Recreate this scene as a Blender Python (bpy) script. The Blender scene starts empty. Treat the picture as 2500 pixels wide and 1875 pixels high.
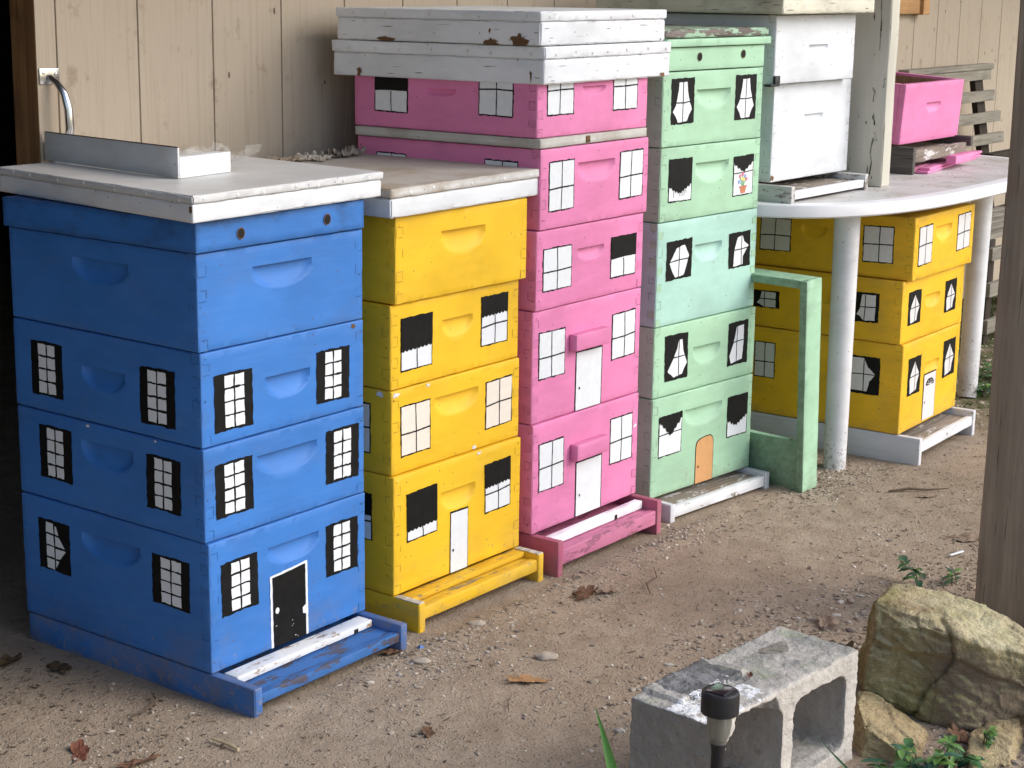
import bpy, bmesh, math, random
from mathutils import Vector, Matrix, noise
R = math.radians
sc = bpy.context.scene
C = sc.collection

# ------------------------------------------------------------------ camera
def cam_setup():
    F, px, py = 4247.68, 1114.25, 886.65          # focal length and principal point, in pixels of a 2500x1875 frame
    a, b, c = 0.8999, -0.2168, 0.0079
    f = Vector((math.sin(a)*math.cos(b), math.cos(a)*math.cos(b), math.sin(b)))
    r = Vector((math.cos(a), -math.sin(a), 0)); u = r.cross(f)
    r2 = r*math.cos(c)+u*math.sin(c); u2 = -r*math.sin(c)+u*math.cos(c)
    cd = bpy.data.cameras.new('camera'); co = bpy.data.objects.new('camera', cd); C.objects.link(co)
    m = Matrix((r2, u2, -f)).transposed().to_4x4(); m.translation = Vector((-1.9761, -2.1183, 1.2762))
    co.matrix_world = m
    cd.sensor_width = 36; cd.lens = F/2500*36
    cd.shift_x = (1250-px)/2500; cd.shift_y = -(937.5-py)/2500
    cd.clip_start = 0.05; cd.clip_end = 1500
    sc.camera = co
cam_setup()

# ------------------------------------------------------------------ light: bright overcast day
SUN_EL, SUN_AZ = 36, 150       # azimuth: compass direction the light comes from (0 = +Y, 90 = +X)
w = bpy.data.worlds.new('World'); sc.world = w; w.use_nodes = True
nt = w.node_tree; bg = nt.nodes['Background']
sky = nt.nodes.new('ShaderNodeTexSky'); sky.sky_type = 'NISHITA'; sky.sun_disc = False
sky.sun_elevation = R(SUN_EL); sky.sun_rotation = R(SUN_AZ); sky.dust_density = 2.0; sky.air_density = 1.0; sky.ozone_density = 1.0
nt.links.new(sky.outputs[0], bg.inputs[0]); bg.inputs[1].default_value = 0.15
sd = bpy.data.lights.new('sun', 'SUN'); sd.energy = 1.35; sd.angle = R(45); sd.color = (1, 0.992, 0.985)
so = bpy.data.objects.new('sun', sd); C.objects.link(so)
d = Vector((math.sin(R(SUN_AZ))*math.cos(R(SUN_EL)), math.cos(R(SUN_AZ))*math.cos(R(SUN_EL)), math.sin(R(SUN_EL))))
so.rotation_euler = (-d).to_track_quat('-Z', 'Y').to_euler(); so.location = (0, -3, 5)
vs = sc.view_settings; vs.view_transform = 'Standard'; vs.look = 'None'; vs.gamma = 1; vs.exposure = 0.70
G = 0.028                      # ground level

# ------------------------------------------------------------------ materials
def new_mat(name):
    m = bpy.data.materials.new(name); m.use_nodes = True
    n = m.node_tree.nodes; p = n['Principled BSDF']; return m, m.node_tree, n, p
def N(nt, typ, **kw):
    n = nt.nodes.new(typ)
    for k, v in kw.items():
        if k.startswith('i_'): n.inputs[int(k[2:])].default_value = v
        else: setattr(n, k, v)
    return n
def L(nt, a, b): nt.links.new(a, b)
def math_(nt, op, a, b=None, clamp=False):
    n = N(nt, 'ShaderNodeMath', operation=op, use_clamp=clamp)
    for i, v in enumerate((a, b)):
        if v is None: continue
        if hasattr(v, 'is_linked') or hasattr(v, 'links'): L(nt, v, n.inputs[i])
        else: n.inputs[i].default_value = v
    return n.outputs[0]
def mix(nt, fac, a, b):
    n = N(nt, 'ShaderNodeMix', data_type='RGBA')
    for i, v in ((0, fac), (6, a), (7, b)):
        if hasattr(v, 'links'): L(nt, v, n.inputs[i])
        else: n.inputs[i].default_value = v if i == 0 else (*v[:3], 1)
    return n.outputs[2]
def noise_(nt, vec, scale, detail=3, rough=.55):
    n = N(nt, 'ShaderNodeTexNoise'); n.inputs['Scale'].default_value = scale; n.inputs['Detail'].default_value = detail; n.inputs['Roughness'].default_value = rough
    if vec is not None: L(nt, vec, n.inputs['Vector'])
    return n.outputs[0]
def ramp(nt, x, a, b, ca=(0, 0, 0), cb=(1, 1, 1)):
    n = N(nt, 'ShaderNodeValToRGB'); e = n.color_ramp.elements
    e[0].position = a; e[0].color = (*ca, 1); e[1].position = b; e[1].color = (*cb, 1); L(nt, x, n.inputs[0]); return n.outputs[0]
def mapping(nt, vec, scale, rot=(0, 0, 0), loc=(0, 0, 0)):
    n = N(nt, 'ShaderNodeMapping'); n.inputs['Scale'].default_value = scale; n.inputs['Rotation'].default_value = rot; n.inputs['Location'].default_value = loc
    L(nt, vec, n.inputs[0]); return n.outputs[0]
def bump(nt, p, h, strength, dist):
    b = N(nt, 'ShaderNodeBump'); b.inputs['Strength'].default_value = strength; b.inputs['Distance'].default_value = dist
    L(nt, h, b.inputs['Height']); L(nt, b.outputs[0], p.inputs['Normal'])
def objvec(nt, rand=True):
    tc = N(nt, 'ShaderNodeTexCoord'); v = tc.outputs['Object']
    if rand:
        oi = N(nt, 'ShaderNodeObjectInfo'); a = N(nt, 'ShaderNodeVectorMath', operation='ADD'); s = N(nt, 'ShaderNodeVectorMath', operation='SCALE')
        cb = N(nt, 'ShaderNodeCombineXYZ')
        for i in range(3): L(nt, oi.outputs['Random'], cb.inputs[i])
        L(nt, cb.outputs[0], s.inputs[0]); s.inputs['Scale'].default_value = 17.0
        L(nt, v, a.inputs[0]); L(nt, s.outputs[0], a.inputs[1]); v = a.outputs[0]
    return v, tc
def edge_dist(nt, tc, dims):
    """distance in metres from the outer edges of a box-shaped mesh, from its bounding box coordinates"""
    s = N(nt, 'ShaderNodeSeparateXYZ'); L(nt, tc.outputs['Generated'], s.inputs[0])
    o = []
    for i in range(3):
        m = math_(nt, 'MINIMUM', s.outputs[i], math_(nt, 'SUBTRACT', 1.0, s.outputs[i]))
        o.append(math_(nt, 'MULTIPLY', m, dims[i]))
    corner = math_(nt, 'MAXIMUM', o[0], o[1])
    return math_(nt, 'MINIMUM', o[2], corner)
def paint(name, col, rough=.48, dims=(.413, .505, .17), under=(.42, .33, .22), chips=.5, dirt=.22, dirtcol=(.16, .13, .09), grain=(5, 5, 85), peel=0.0, shade_side=False):
    m, nt, n, p = new_mat(name); v, tc = objvec(nt)
    big = noise_(nt, mapping(nt, v, (5, 5, 7)), 1.0, 4)
    fine = noise_(nt, mapping(nt, v, grain), 1.0, 4, .7)
    brush = noise_(nt, mapping(nt, v, (14, 14, 60)), 1.0, 3)
    c = mix(nt, ramp(nt, big, .38, .72), col, tuple(x*.80 for x in col))
    c = mix(nt, math_(nt, 'MULTIPLY', ramp(nt, brush, .45, .8), .28), c, tuple(min(1, x*1.1+.03) for x in col))
    smud = noise_(nt, mapping(nt, v, (9, 9, 15), loc=(3, 1, 7)), 1.0, 6, .65)
    c = mix(nt, math_(nt, 'MULTIPLY', ramp(nt, smud, .50, .78), dirt*1.6, True), c, dirtcol)
    ed = edge_dist(nt, tc, dims)
    grime = math_(nt, 'SUBTRACT', 1.0, math_(nt, 'DIVIDE', ed, .012), True)
    c = mix(nt, math_(nt, 'MULTIPLY', math_(nt, 'MULTIPLY', grime, smud), dirt*1.5, True), c, dirtcol)
    vor = N(nt, 'ShaderNodeTexVoronoi'); vor.inputs['Scale'].default_value = 42; L(nt, v, vor.inputs['Vector'])
    speck = math_(nt, 'MULTIPLY', math_(nt, 'LESS_THAN', vor.outputs['Distance'], .085), math_(nt, 'GREATER_THAN', noise_(nt, v, 23), .50))
    c = mix(nt, math_(nt, 'MULTIPLY', speck, .55), c, (.10, .07, .045))
    # mud splashed up from the ground
    gp = N(nt, 'ShaderNodeNewGeometry'); zs = N(nt, 'ShaderNodeSeparateXYZ'); L(nt, gp.outputs['Position'], zs.inputs[0])
    mud = math_(nt, 'GREATER_THAN', noise_(nt, mapping(nt, v, (75, 75, 70), loc=(2, 7, 1)), 1.0, 5, .7), math_(nt, 'ADD', .565, math_(nt, 'MULTIPLY', math_(nt, 'SUBTRACT', zs.outputs[2], .03), 1.1)))
    film = math_(nt, 'MULTIPLY', math_(nt, 'SUBTRACT', 1.0, math_(nt, 'DIVIDE', math_(nt, 'SUBTRACT', zs.outputs[2], .03), .14), True), math_(nt, 'MULTIPLY', ramp(nt, smud, .42, .66), .38))
    c = mix(nt, math_(nt, 'MAXIMUM', film, math_(nt, 'MULTIPLY', mud, .55)), c, (.27, .205, .145))
    # chipped paint along the edges
    cn = noise_(nt, mapping(nt, v, (60, 60, 45)), 1.0, 5, .65)
    thr = math_(nt, 'ADD', .80-.16*chips, math_(nt, 'MULTIPLY', ed, 18.0))
    chip = math_(nt, 'GREATER_THAN', cn, thr)
    if peel > 0:
        pn = noise_(nt, mapping(nt, v, (26, 26, 60), loc=(9, 2, 4)), 1.0, 6, .7)
        chip = math_(nt, 'MAXIMUM', chip, math_(nt, 'GREATER_THAN', pn, .70-peel*.2))
    wood = mix(nt, fine, under, tuple(x*.45 for x in under))
    c = mix(nt, chip, c, wood)
    L(nt, c, p.inputs['Base Color'])
    rr = math_(nt, 'ADD', rough-.06, math_(nt, 'MULTIPLY', smud, .25)); L(nt, rr, p.inputs['Roughness'])
    p.inputs['Specular IOR Level'].default_value = .35
    if shade_side:        # left-facing sides: shade painted in as dark green, with mottled algae
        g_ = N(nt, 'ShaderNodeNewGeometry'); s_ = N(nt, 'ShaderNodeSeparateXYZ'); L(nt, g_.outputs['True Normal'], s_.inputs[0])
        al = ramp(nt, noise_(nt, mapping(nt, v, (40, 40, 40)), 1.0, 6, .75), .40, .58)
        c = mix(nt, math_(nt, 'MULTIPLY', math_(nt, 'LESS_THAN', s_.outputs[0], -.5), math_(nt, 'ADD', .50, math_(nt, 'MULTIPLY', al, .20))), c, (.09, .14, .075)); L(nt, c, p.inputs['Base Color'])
    h = math_(nt, 'ADD', math_(nt, 'MULTIPLY', fine, .5), math_(nt, 'ADD', math_(nt, 'MULTIPLY', brush, .3), math_(nt, 'MULTIPLY', chip, -1.3)))
    bump(nt, p, h, .5, .0014)
    return m
def plain(name, col, rough=.6, metal=0, var=.15, scale=30, bmp=0.0, spec=.4):
    m, nt, n, p = new_mat(name); v, tc = objvec(nt)
    f = noise_(nt, v, scale, 5, .6)
    L(nt, mix(nt, ramp(nt, f, .3, .75), tuple(x*(1-var) for x in col), tuple(min(1, x*(1+var)) for x in col)), p.inputs['Base Color'])
    p.inputs['Roughness'].default_value = rough; p.inputs['Metallic'].default_value = metal; p.inputs['Specular IOR Level'].default_value = spec
    if bmp: bump(nt, p, f, .5, bmp)
    return m
def weathered(name, col, dark, axis=0, paintcol=None, cover=.0, rough=.8, scale=1.0):
    """bare weathered board, grain running along one axis, with patches of old paint"""
    m, nt, n, p = new_mat(name); v, tc = objvec(nt)
    s = [70*scale]*3; s[axis] = 3.5*scale
    g = noise_(nt, mapping(nt, v, tuple(s)), 1.0, 6, .7)
    s2 = [160*scale]*3; s2[axis] = 5*scale
    g2 = noise_(nt, mapping(nt, v, tuple(s2)), 1.0, 3, .7)
    b = noise_(nt, v, 9, 4)
    c = mix(nt, ramp(nt, g, .3, .7), dark, col)
    c = mix(nt, math_(nt, 'MULTIPLY', ramp(nt, b, .35, .7), .5), c, tuple(x*.6 for x in col))
    c = mix(nt, math_(nt, 'MULTIPLY', math_(nt, 'LESS_THAN', g2, .36), .6), c, tuple(x*.3 for x in dark))
    h = math_(nt, 'ADD', g, math_(nt, 'MULTIPLY', g2, .6))
    if paintcol:
        s3 = [45]*3; s3[axis] = 14
        pm = noise_(nt, mapping(nt, v, tuple(s3), loc=(4, 4, 4)), 1.0, 7, .75)
        k = math_(nt, 'LESS_THAN', pm, .5+(cover-.5)*.45)
        c = mix(nt, k, c, mix(nt, g, tuple(x*.8 for x in paintcol), paintcol)); h = math_(nt, 'ADD', h, math_(nt, 'MULTIPLY', k, .8))
    L(nt, c, p.inputs['Base Color']); p.inputs['Roughness'].default_value = rough; p.inputs['Specular IOR Level'].default_value = .25
    bump(nt, p, h, .55, .0022)
    return m
def ground_mat():
    m, nt, n, p = new_mat('packed_dirt'); tc = N(nt, 'ShaderNodeTexCoord'); v = tc.outputs['Object']
    a = noise_(nt, v, 1.7, 6, .6); b = noise_(nt, v, 14, 6, .7); c_ = noise_(nt, v, 120, 4, .7)
    c = mix(nt, ramp(nt, a, .35, .66), (.312, .240, .172), (.402, .322, .240))
    c = mix(nt, ramp(nt, b, .40, .72), c, (.255, .192, .135))
    vor = N(nt, 'ShaderNodeTexVoronoi'); vor.inputs['Scale'].default_value = 190; L(nt, v, vor.inputs['Vector'])
    pe = ramp(nt, vor.outputs['Distance'], .1, .5, (1, 1, 1), (0, 0, 0))
    sep = N(nt, 'ShaderNodeSeparateColor'); L(nt, vor.outputs['Color'], sep.inputs[0])
    k = math_(nt, 'MULTIPLY', pe, math_(nt, 'GREATER_THAN', sep.outputs[0], .72))
    c = mix(nt, math_(nt, 'MULTIPLY', k, .5), c, (.43, .36, .28))
    k2 = math_(nt, 'MULTIPLY', pe, math_(nt, 'LESS_THAN', sep.outputs[0], .16))
    c = mix(nt, math_(nt, 'MULTIPLY', k2, .38), c, (.07, .048, .032))
    c = mix(nt, math_(nt, 'MULTIPLY', ramp(nt, c_, .5, .75), .45), c, (.17, .125, .09))
    # moss creeping in beyond the far hive
    sx = N(nt, 'ShaderNodeSeparateXYZ'); L(nt, v, sx.inputs[0])
    mx = math_(nt, 'MULTIPLY', math_(nt, 'SUBTRACT', math_(nt, 'ADD', sx.outputs[0], math_(nt, 'MULTIPLY', math_(nt, 'SUBTRACT', b, .5), 1.6)), 2.62), 1.6, True)
    c = mix(nt, math_(nt, 'MULTIPLY', mx, math_(nt, 'ADD', .35, ramp(nt, noise_(nt, v, 9, 5), .35, .6)), True), c, (.085, .095, .035))
    L(nt, c, p.inputs['Base Color']); p.inputs['Roughness'].default_value = .95; p.inputs['Specular IOR Level'].default_value = .15
    h = math_(nt, 'ADD', math_(nt, 'ADD', math_(nt, 'MULTIPLY', b, 2.2), math_(nt, 'MULTIPLY', c_, .7)), math_(nt, 'MULTIPLY', k, .9))
    bump(nt, p, h, .8, .004)
    return m
def siding_mat():
    m, nt, n, p = new_mat('tan_siding_paint'); v, tc = objvec(nt, False)
    g = noise_(nt, mapping(nt, v, (90, 90, 2.6)), 1.0, 5, .7); b = noise_(nt, v, 1.3, 4)
    c = mix(nt, ramp(nt, b, .3, .7), (.415, .345, .262), (.475, .40, .31))
    c = mix(nt, math_(nt, 'MULTIPLY', ramp(nt, g, .50, .80), .50), c, (.26, .19, .12))
    sm = noise_(nt, mapping(nt, v, (18, 18, 12)), 1.0, 5, .7)
    c = mix(nt, math_(nt, 'MULTIPLY', ramp(nt, sm, .58, .70), .6), c, (.24, .17, .11))
    vor = N(nt, 'ShaderNodeTexVoronoi'); vor.inputs['Scale'].default_value = 1.0; L(nt, mapping(nt, v, (22, 22, 9)), vor.inputs['Vector'])
    sp = math_(nt, 'MULTIPLY', math_(nt, 'LESS_THAN', vor.outputs['Distance'], .07), math_(nt, 'GREATER_THAN', noise_(nt, v, 11), .5))
    c = mix(nt, math_(nt, 'MULTIPLY', sp, .8), c, (.06, .035, .02))
    L(nt, c, p.inputs['Base Color']); p.inputs['Roughness'].default_value = .75; p.inputs['Specular IOR Level'].default_value = .2
    bump(nt, p, g, .5, .002)
    return m
def concrete_mat():
    m, nt, n, p = new_mat('old_concrete'); v, tc = objvec(nt, False)
    a = noise_(nt, v, 7, 6, .65); b = noise_(nt, v, 90, 5, .75); f = noise_(nt, v, 320, 2)
    c = mix(nt, ramp(nt, a, .3, .7), (.42, .385, .345), (.60, .56, .50))
    c = mix(nt, ramp(nt, b, .55, .85), c, (.17, .155, .14))
    c = mix(nt, math_(nt, 'MULTIPLY', ramp(nt, f, .6, .8), .5), c, (.62, .6, .55))
    ge = N(nt, 'ShaderNodeNewGeometry'); sn = N(nt, 'ShaderNodeSeparateXYZ'); L(nt, ge.outputs['Normal'], sn.inputs[0])
    sp = N(nt, 'ShaderNodeSeparateXYZ'); L(nt, v, sp.inputs[0])
    # dark algae and lichen grow on the upper side
    up = ramp(nt, sn.outputs[2], .5, .85)
    al = ramp(nt, noise_(nt, v, 11, 6, .7), .42, .62)
    c = mix(nt, math_(nt, 'MULTIPLY', math_(nt, 'MULTIPLY', up, al), .62), c, (.15, .16, .15))
    ins = noise_(nt, v, 26, 4)
    px_ = math_(nt, 'ADD', sp.outputs[0], math_(nt, 'MULTIPLY', ins, .06)); py_ = math_(nt, 'ADD', sp.outputs[1], math_(nt, 'MULTIPLY', ins, .05))
    dk = math_(nt, 'MULTIPLY', math_(nt, 'MULTIPLY', math_(nt, 'LESS_THAN', px_, .215), math_(nt, 'GREATER_THAN', px_, .085)), math_(nt, 'GREATER_THAN', py_, .095))
    c = mix(nt, math_(nt, 'MULTIPLY', math_(nt, 'MULTIPLY', up, dk), .8), c, (.075, .078, .085))
    ms = math_(nt, 'LESS_THAN', math_(nt, 'ADD', math_(nt, 'POWER', math_(nt, 'MULTIPLY', math_(nt, 'SUBTRACT', px_, .345), 1.0), 2.0), math_(nt, 'MULTIPLY', math_(nt, 'POWER', math_(nt, 'SUBTRACT', py_, .125), 2.0), 3.0)), .0011)
    c = mix(nt, math_(nt, 'MULTIPLY', math_(nt, 'MULTIPLY', up, ms), .55), c, (.10, .085, .05))
    gr = ramp(nt, noise_(nt, mapping(nt, v, (1, 1, 1), loc=(2.2, .4, 0)), 8, 5, .7), .55, .68)
    c = mix(nt, math_(nt, 'MULTIPLY', math_(nt, 'MULTIPLY', up, gr), .5), c, (.22, .27, .15))
    wh = math_(nt, 'GREATER_THAN', noise_(nt, mapping(nt, v, (34, 34, 34), loc=(.3, 6, 1)), 1, 6, .75), math_(nt, 'SUBTRACT', .66, math_(nt, 'MULTIPLY', math_(nt, 'LESS_THAN', sp.outputs[0], .16), .15)))
    lf = math_(nt, 'MULTIPLY', math_(nt, 'LESS_THAN', sp.outputs[0], .16), math_(nt, 'LESS_THAN', sp.outputs[1], .085))
    c = mix(nt, math_(nt, 'MULTIPLY', math_(nt, 'MULTIPLY', wh, up), math_(nt, 'ADD', .12, math_(nt, 'MULTIPLY', lf, .85))), c, (.80, .80, .80))
    # the end face is coloured darker
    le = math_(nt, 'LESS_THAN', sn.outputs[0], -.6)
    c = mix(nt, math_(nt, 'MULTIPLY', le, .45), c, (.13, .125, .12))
    L(nt, c, p.inputs['Base Color']); p.inputs['Roughness'].default_value = .95; p.inputs['Specular IOR Level'].default_value = .15
    bump(nt, p, math_(nt, 'ADD', b, math_(nt, 'MULTIPLY', f, .5)), .9, .003)
    return m
def stone_mat(name, a1, a2, moss, mossfac, dark, brk=False):
    m, nt, n, p = new_mat(name); v, tc = objvec(nt)
    a = noise_(nt, v, 8, 6, .65); b = noise_(nt, mapping(nt, v, (30, 30, 75), rot=(.3, .2, 0)), 1, 6, .75); f = noise_(nt, v, 150, 4, .7)
    c = mix(nt, ramp(nt, a, .3, .7), a1, a2)
    c = mix(nt, ramp(nt, b, .48, .75), c, dark)
    mo = ramp(nt, noise_(nt, mapping(nt, v, (6, 6, 6), loc=(5, 3, 2)), 1, 6, .7), .42, .62)
    c = mix(nt, math_(nt, 'MULTIPLY', mo, mossfac), c, moss)
    c = mix(nt, math_(nt, 'MULTIPLY', ramp(nt, f, .55, .8), .5), c, tuple(x*.4 for x in dark))
    if brk:
        ge = N(nt, 'ShaderNodeNewGeometry'); sn = N(nt, 'ShaderNodeSeparateXYZ'); L(nt, ge.outputs['Normal'], sn.inputs[0])
        so_ = N(nt, 'ShaderNodeSeparateXYZ'); L(nt, N(nt, 'ShaderNodeTexCoord').outputs['Object'], so_.inputs[0])
        sx = math_(nt, 'ADD', math_(nt, 'SUBTRACT', math_(nt, 'MULTIPLY', so_.outputs[0], .623), math_(nt, 'MULTIPLY', so_.outputs[1], .782)), math_(nt, 'MULTIPLY', math_(nt, 'SUBTRACT', a, .5), .10))
        zz = math_(nt, 'ADD', so_.outputs[2], math_(nt, 'MULTIPLY', math_(nt, 'SUBTRACT', b, .5), .05))
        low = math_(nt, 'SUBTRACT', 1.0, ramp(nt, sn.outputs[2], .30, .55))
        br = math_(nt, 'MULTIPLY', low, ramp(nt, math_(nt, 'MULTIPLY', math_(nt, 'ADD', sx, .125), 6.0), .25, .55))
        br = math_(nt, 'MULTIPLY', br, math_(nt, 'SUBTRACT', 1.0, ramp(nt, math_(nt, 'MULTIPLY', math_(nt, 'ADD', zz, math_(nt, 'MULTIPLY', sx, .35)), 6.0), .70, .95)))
        c = mix(nt, math_(nt, 'MULTIPLY', low, .42), c, mix(nt, b, (.36, .29, .12), (.20, .165, .06)))  # steep faces darkened: undercut shade put into the colour, with mossy brown
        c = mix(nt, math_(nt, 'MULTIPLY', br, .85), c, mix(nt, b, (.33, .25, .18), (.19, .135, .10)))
        c = mix(nt, math_(nt, 'MULTIPLY', math_(nt, 'MULTIPLY', ramp(nt, sn.outputs[2], .35, .7), ramp(nt, a, .35, .6)), .55), c, (.66, .60, .40))  # upturned faces lighter: light from above put into the colour, moss thinner too
    rd = ramp(nt, noise_(nt, mapping(nt, v, (9, 9, 9), loc=(1, 8, 2)), 1, 4), .62, .72)
    c = mix(nt, math_(nt, 'MULTIPLY', rd, .4), c, (.30, .14, .07))
    L(nt, c, p.inputs['Base Color']); p.inputs['Roughness'].default_value = .92; p.inputs['Specular IOR Level'].default_value = .2
    bump(nt, p, math_(nt, 'ADD', math_(nt, 'MULTIPLY', b, 1.3), math_(nt, 'MULTIPLY', f, .8)), 1.0, .008)
    return m
def leafmat(name, c1, c2, scale=25, rough=.5, spec=.35, sub=.0):
    m, nt, n, p = new_mat(name); v, tc = objvec(nt)
    L(nt, mix(nt, ramp(nt, noise_(nt, v, scale, 5, .7), .3, .7), c1, c2), p.inputs['Base Color'])
    p.inputs['Roughness'].default_value = rough; p.inputs['Specular IOR Level'].default_value = spec
    return m

BLUE = (.042, .188, .545); YEL = (.86, .515, .018); PINK = (.78, .235, .455); GREEN = (.39, .63, .43); AQUA = (.42, .675, .58); WHITE = (.72, .745, .775)
def dm(h): return (.413, .505, h)
M = {}
for nm, col, ud in (('blue', BLUE, (.40, .38, .34)), ('yel', YEL, (.62, .58, .48)), ('pink', PINK, (.42, .25, .22)), ('green', GREEN, (.30, .33, .24)), ('aqua', AQUA, (.35, .42, .36)), ('white', WHITE, (.45, .40, .30))):
    for k, h in (('d', .244), ('m', .168)):
        M[nm+k] = paint(f'{nm}_paint_{"deep" if k=="d" else "medium"}', col, dims=dm(h), under=ud, dirt={'yel': .05, 'pink': .06, 'white': .035}.get(nm, .09))
M['far'] = paint('ochre_yellow_paint', (.84, .485, .015), dims=dm(.17), under=(.5, .42, .25), dirt=.16)
for nm, col in (('blue', BLUE), ('yel', YEL), ('pink', (.73, .215, .42)), ('green', GREEN)):
    M[nm+'s'] = paint(nm+'_seam_dirt', tuple(x*.42 for x in col), chips=0, dirt=.3)
    M[nm+'f'] = paint(nm+'_end_grain', tuple(x*.97 for x in col), chips=0, dirt=.10, rough=.55)
M['whites'] = plain('white_seam_dirt', (.38, .38, .36)); M['whitef'] = plain('white_end_grain', (.70, .71, .71))
M['wf'] = plain('window_white', (.74, .765, .79), .5, var=.05, scale=60)
M['wc'] = plain('window_cream', (.80, .72, .62), .5, var=.05, scale=60)
M['wd'] = plain('window_grey_white', (.68, .66, .65), .55, var=.06, scale=60)
M['blk'] = plain('black_paint', (.006, .006, .006), .6, var=.5, scale=50, spec=.18)
M['ink'] = plain('dark_outline_paint', (.012, .010, .009), .6, var=.4, scale=70, spec=.2)
M['lid'] = paint('white_lid_paint', (.76, .78, .80), rough=.38, dims=(.48, .57, .03), under=(.30, .22, .13), chips=.8, dirt=.06, dirtcol=(.36, .31, .24))
M['lidtop'] = paint('white_lid_metal', (.66, .665, .665), rough=.34, dims=(.48, .57, .03), under=(.30, .2, .11), chips=.35, dirt=.20, dirtcol=(.42, .37, .30))
M['lidold'] = paint('flaking_white_paint', (.77, .79, .815), rough=.5, dims=(.48, .57, .05), under=(.20, .15, .09), chips=.95, dirt=.06, dirtcol=(.36, .33, .28), peel=.06)
M['lidoldtop'] = paint('old_white_lid_metal', (.77, .79, .815), rough=.42, dims=(.48, .57, .03), under=(.28, .20, .12), chips=.9, dirt=.06, dirtcol=(.36, .33, .28), peel=.04)
M['cream'] = paint('cream_peeling_paint', (.72, .69, .56), rough=.5, dims=(.48, .57, .05), under=(.17, .15, .12), chips=.9, dirt=.4, dirtcol=(.2, .17, .12), peel=.18)
M['rawchip'] = weathered('bare_brown_wood', (.22, .12, .055), (.09, .05, .025))
M['grayx'] = weathered('weathered_board_x', (.36, .31, .255), (.12, .09, .065), 0, (.66, .64, .61), .34)
M['grayy'] = weathered('weathered_rail_y', (.34, .31, .27), (.13, .11, .09), 1, (.58, .57, .55), .55)
M['whx'] = weathered('white_rail_x', (.42, .36, .30), (.16, .12, .09), 0, (.76, .77, .79), .78)
M['why'] = weathered('white_rail_y', (.42, .38, .33), (.18, .14, .11), 1, (.66, .66, .68), .82)
M['bluex'] = weathered('worn_blue_board', (.085, .11, .17), (.10, .05, .04), 0, (.05, .16, .42), .60, rough=.6)
M['pinkx'] = weathered('faded_pink_board', (.48, .17, .27), (.22, .09, .11), 0, (.62, .21, .34), .62, rough=.7)
M['yelx'] = weathered('worn_yellow_board', (.42, .33, .18), (.22, .17, .1), 0, (.78, .47, .03), .62, rough=.7)
M['yelw'] = weathered('bare_whitish_strip', (.62, .58, .50), (.36, .32, .26), 0, (.75, .73, .68), .5, rough=.8)
M['redx'] = weathered('reducer_white_wood', (.50, .36, .24), (.25, .15, .09), 0, (.78, .78, .77), .66)
M['slat'] = weathered('grey_slat_wood', (.36, .33, .27), (.16, .14, .11), 0)
M['slatd'] = weathered('dark_upright_wood', (.055, .038, .028), (.02, .014, .01), 2)
M['post'] = weathered('brown_post_wood', (.37, .31, .235), (.19, .152, .112), 2, scale=.75)
M['postw'] = weathered('cream_post_paint', (.30, .27, .22), (.09, .08, .06), 2, (.60, .57, .48), .80)
M['orange'] = weathered('new_pine_board', (.62, .36, .16), (.45, .24, .10), 0)
M['dooredge'] = weathered('door_edge_wood', (.26, .14, .06), (.15, .075, .03), 2)
M['chrome'] = plain('zinc_plated_steel', (.62, .63, .64), .22, 1, .1, 40)
M['plastic'] = plain('white_table_plastic', (.76, .765, .78), .38, var=.06, scale=8, bmp=.0006)
M['ptop'] = paint('dirty_table_plastic', (.70, .70, .71), rough=.45, dims=(9, 9, 9), chips=0, dirt=.50, dirtcol=(.36, .32, .26))
M['leg'] = paint('splashed_white_plastic', (.73, .735, .75), rough=.4, dims=(9, 9, 9), chips=0, dirt=.22, dirtcol=(.33, .28, .2))
def leg_mat():
    m = M['leg']; nt = m.node_tree; p = nt.nodes['Principled BSDF']; src = p.inputs['Base Color'].links[0].from_socket
    ge = N(nt, 'ShaderNodeNewGeometry'); s_ = N(nt, 'ShaderNodeSeparateXYZ'); L(nt, ge.outputs['Position'], s_.inputs[0])
    nz = noise_(nt, mapping(nt, ge.outputs['Position'], (120, 120, 90)), 1.0, 5, .75)
    hgt_ = math_(nt, 'MULTIPLY', math_(nt, 'SUBTRACT', s_.outputs[2], .03), .55)
    k = math_(nt, 'GREATER_THAN', nz, math_(nt, 'ADD', .56, hgt_))
    L(nt, mix(nt, math_(nt, 'MULTIPLY', k, .8), src, (.17, .13, .10)), p.inputs['Base Color'])
leg_mat()
M['black'] = plain('black_plastic', (.018, .018, .020), .45, var=.3, scale=80)
M['dark'] = plain('dark_gap', (.012, .010, .008), .9)
M['ground'] = ground_mat(); M['siding'] = siding_mat(); M['conc'] = concrete_mat()
M['rock1'] = stone_mat('mossy_sandstone', (.44, .34, .19), (.62, .53, .32), (.33, .325, .095), .62, (.125, .085, .055), True)
M['rock2'] = stone_mat('yellow_sandstone', (.44, .33, .18), (.56, .45, .27), (.36, .33, .15), .3, (.22, .14, .08))
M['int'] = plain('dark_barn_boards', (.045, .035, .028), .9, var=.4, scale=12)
M['roof'] = plain('porch_ceiling_wood', (.13, .11, .09), .8, var=.2)
M['why2'] = paint('dirty_spacer_paint', (.58, .57, .53), dims=(.413, .505, .021), under=(.3, .24, .16), chips=.5, dirt=.45, dirtcol=(.25, .2, .14))
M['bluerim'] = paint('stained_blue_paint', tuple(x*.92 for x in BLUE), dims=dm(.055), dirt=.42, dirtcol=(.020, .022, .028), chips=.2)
M['flake'] = weathered('flaking_green_board', (.27, .23, .21), (.06, .05, .04), 0, (.40, .58, .42), .5)
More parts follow.
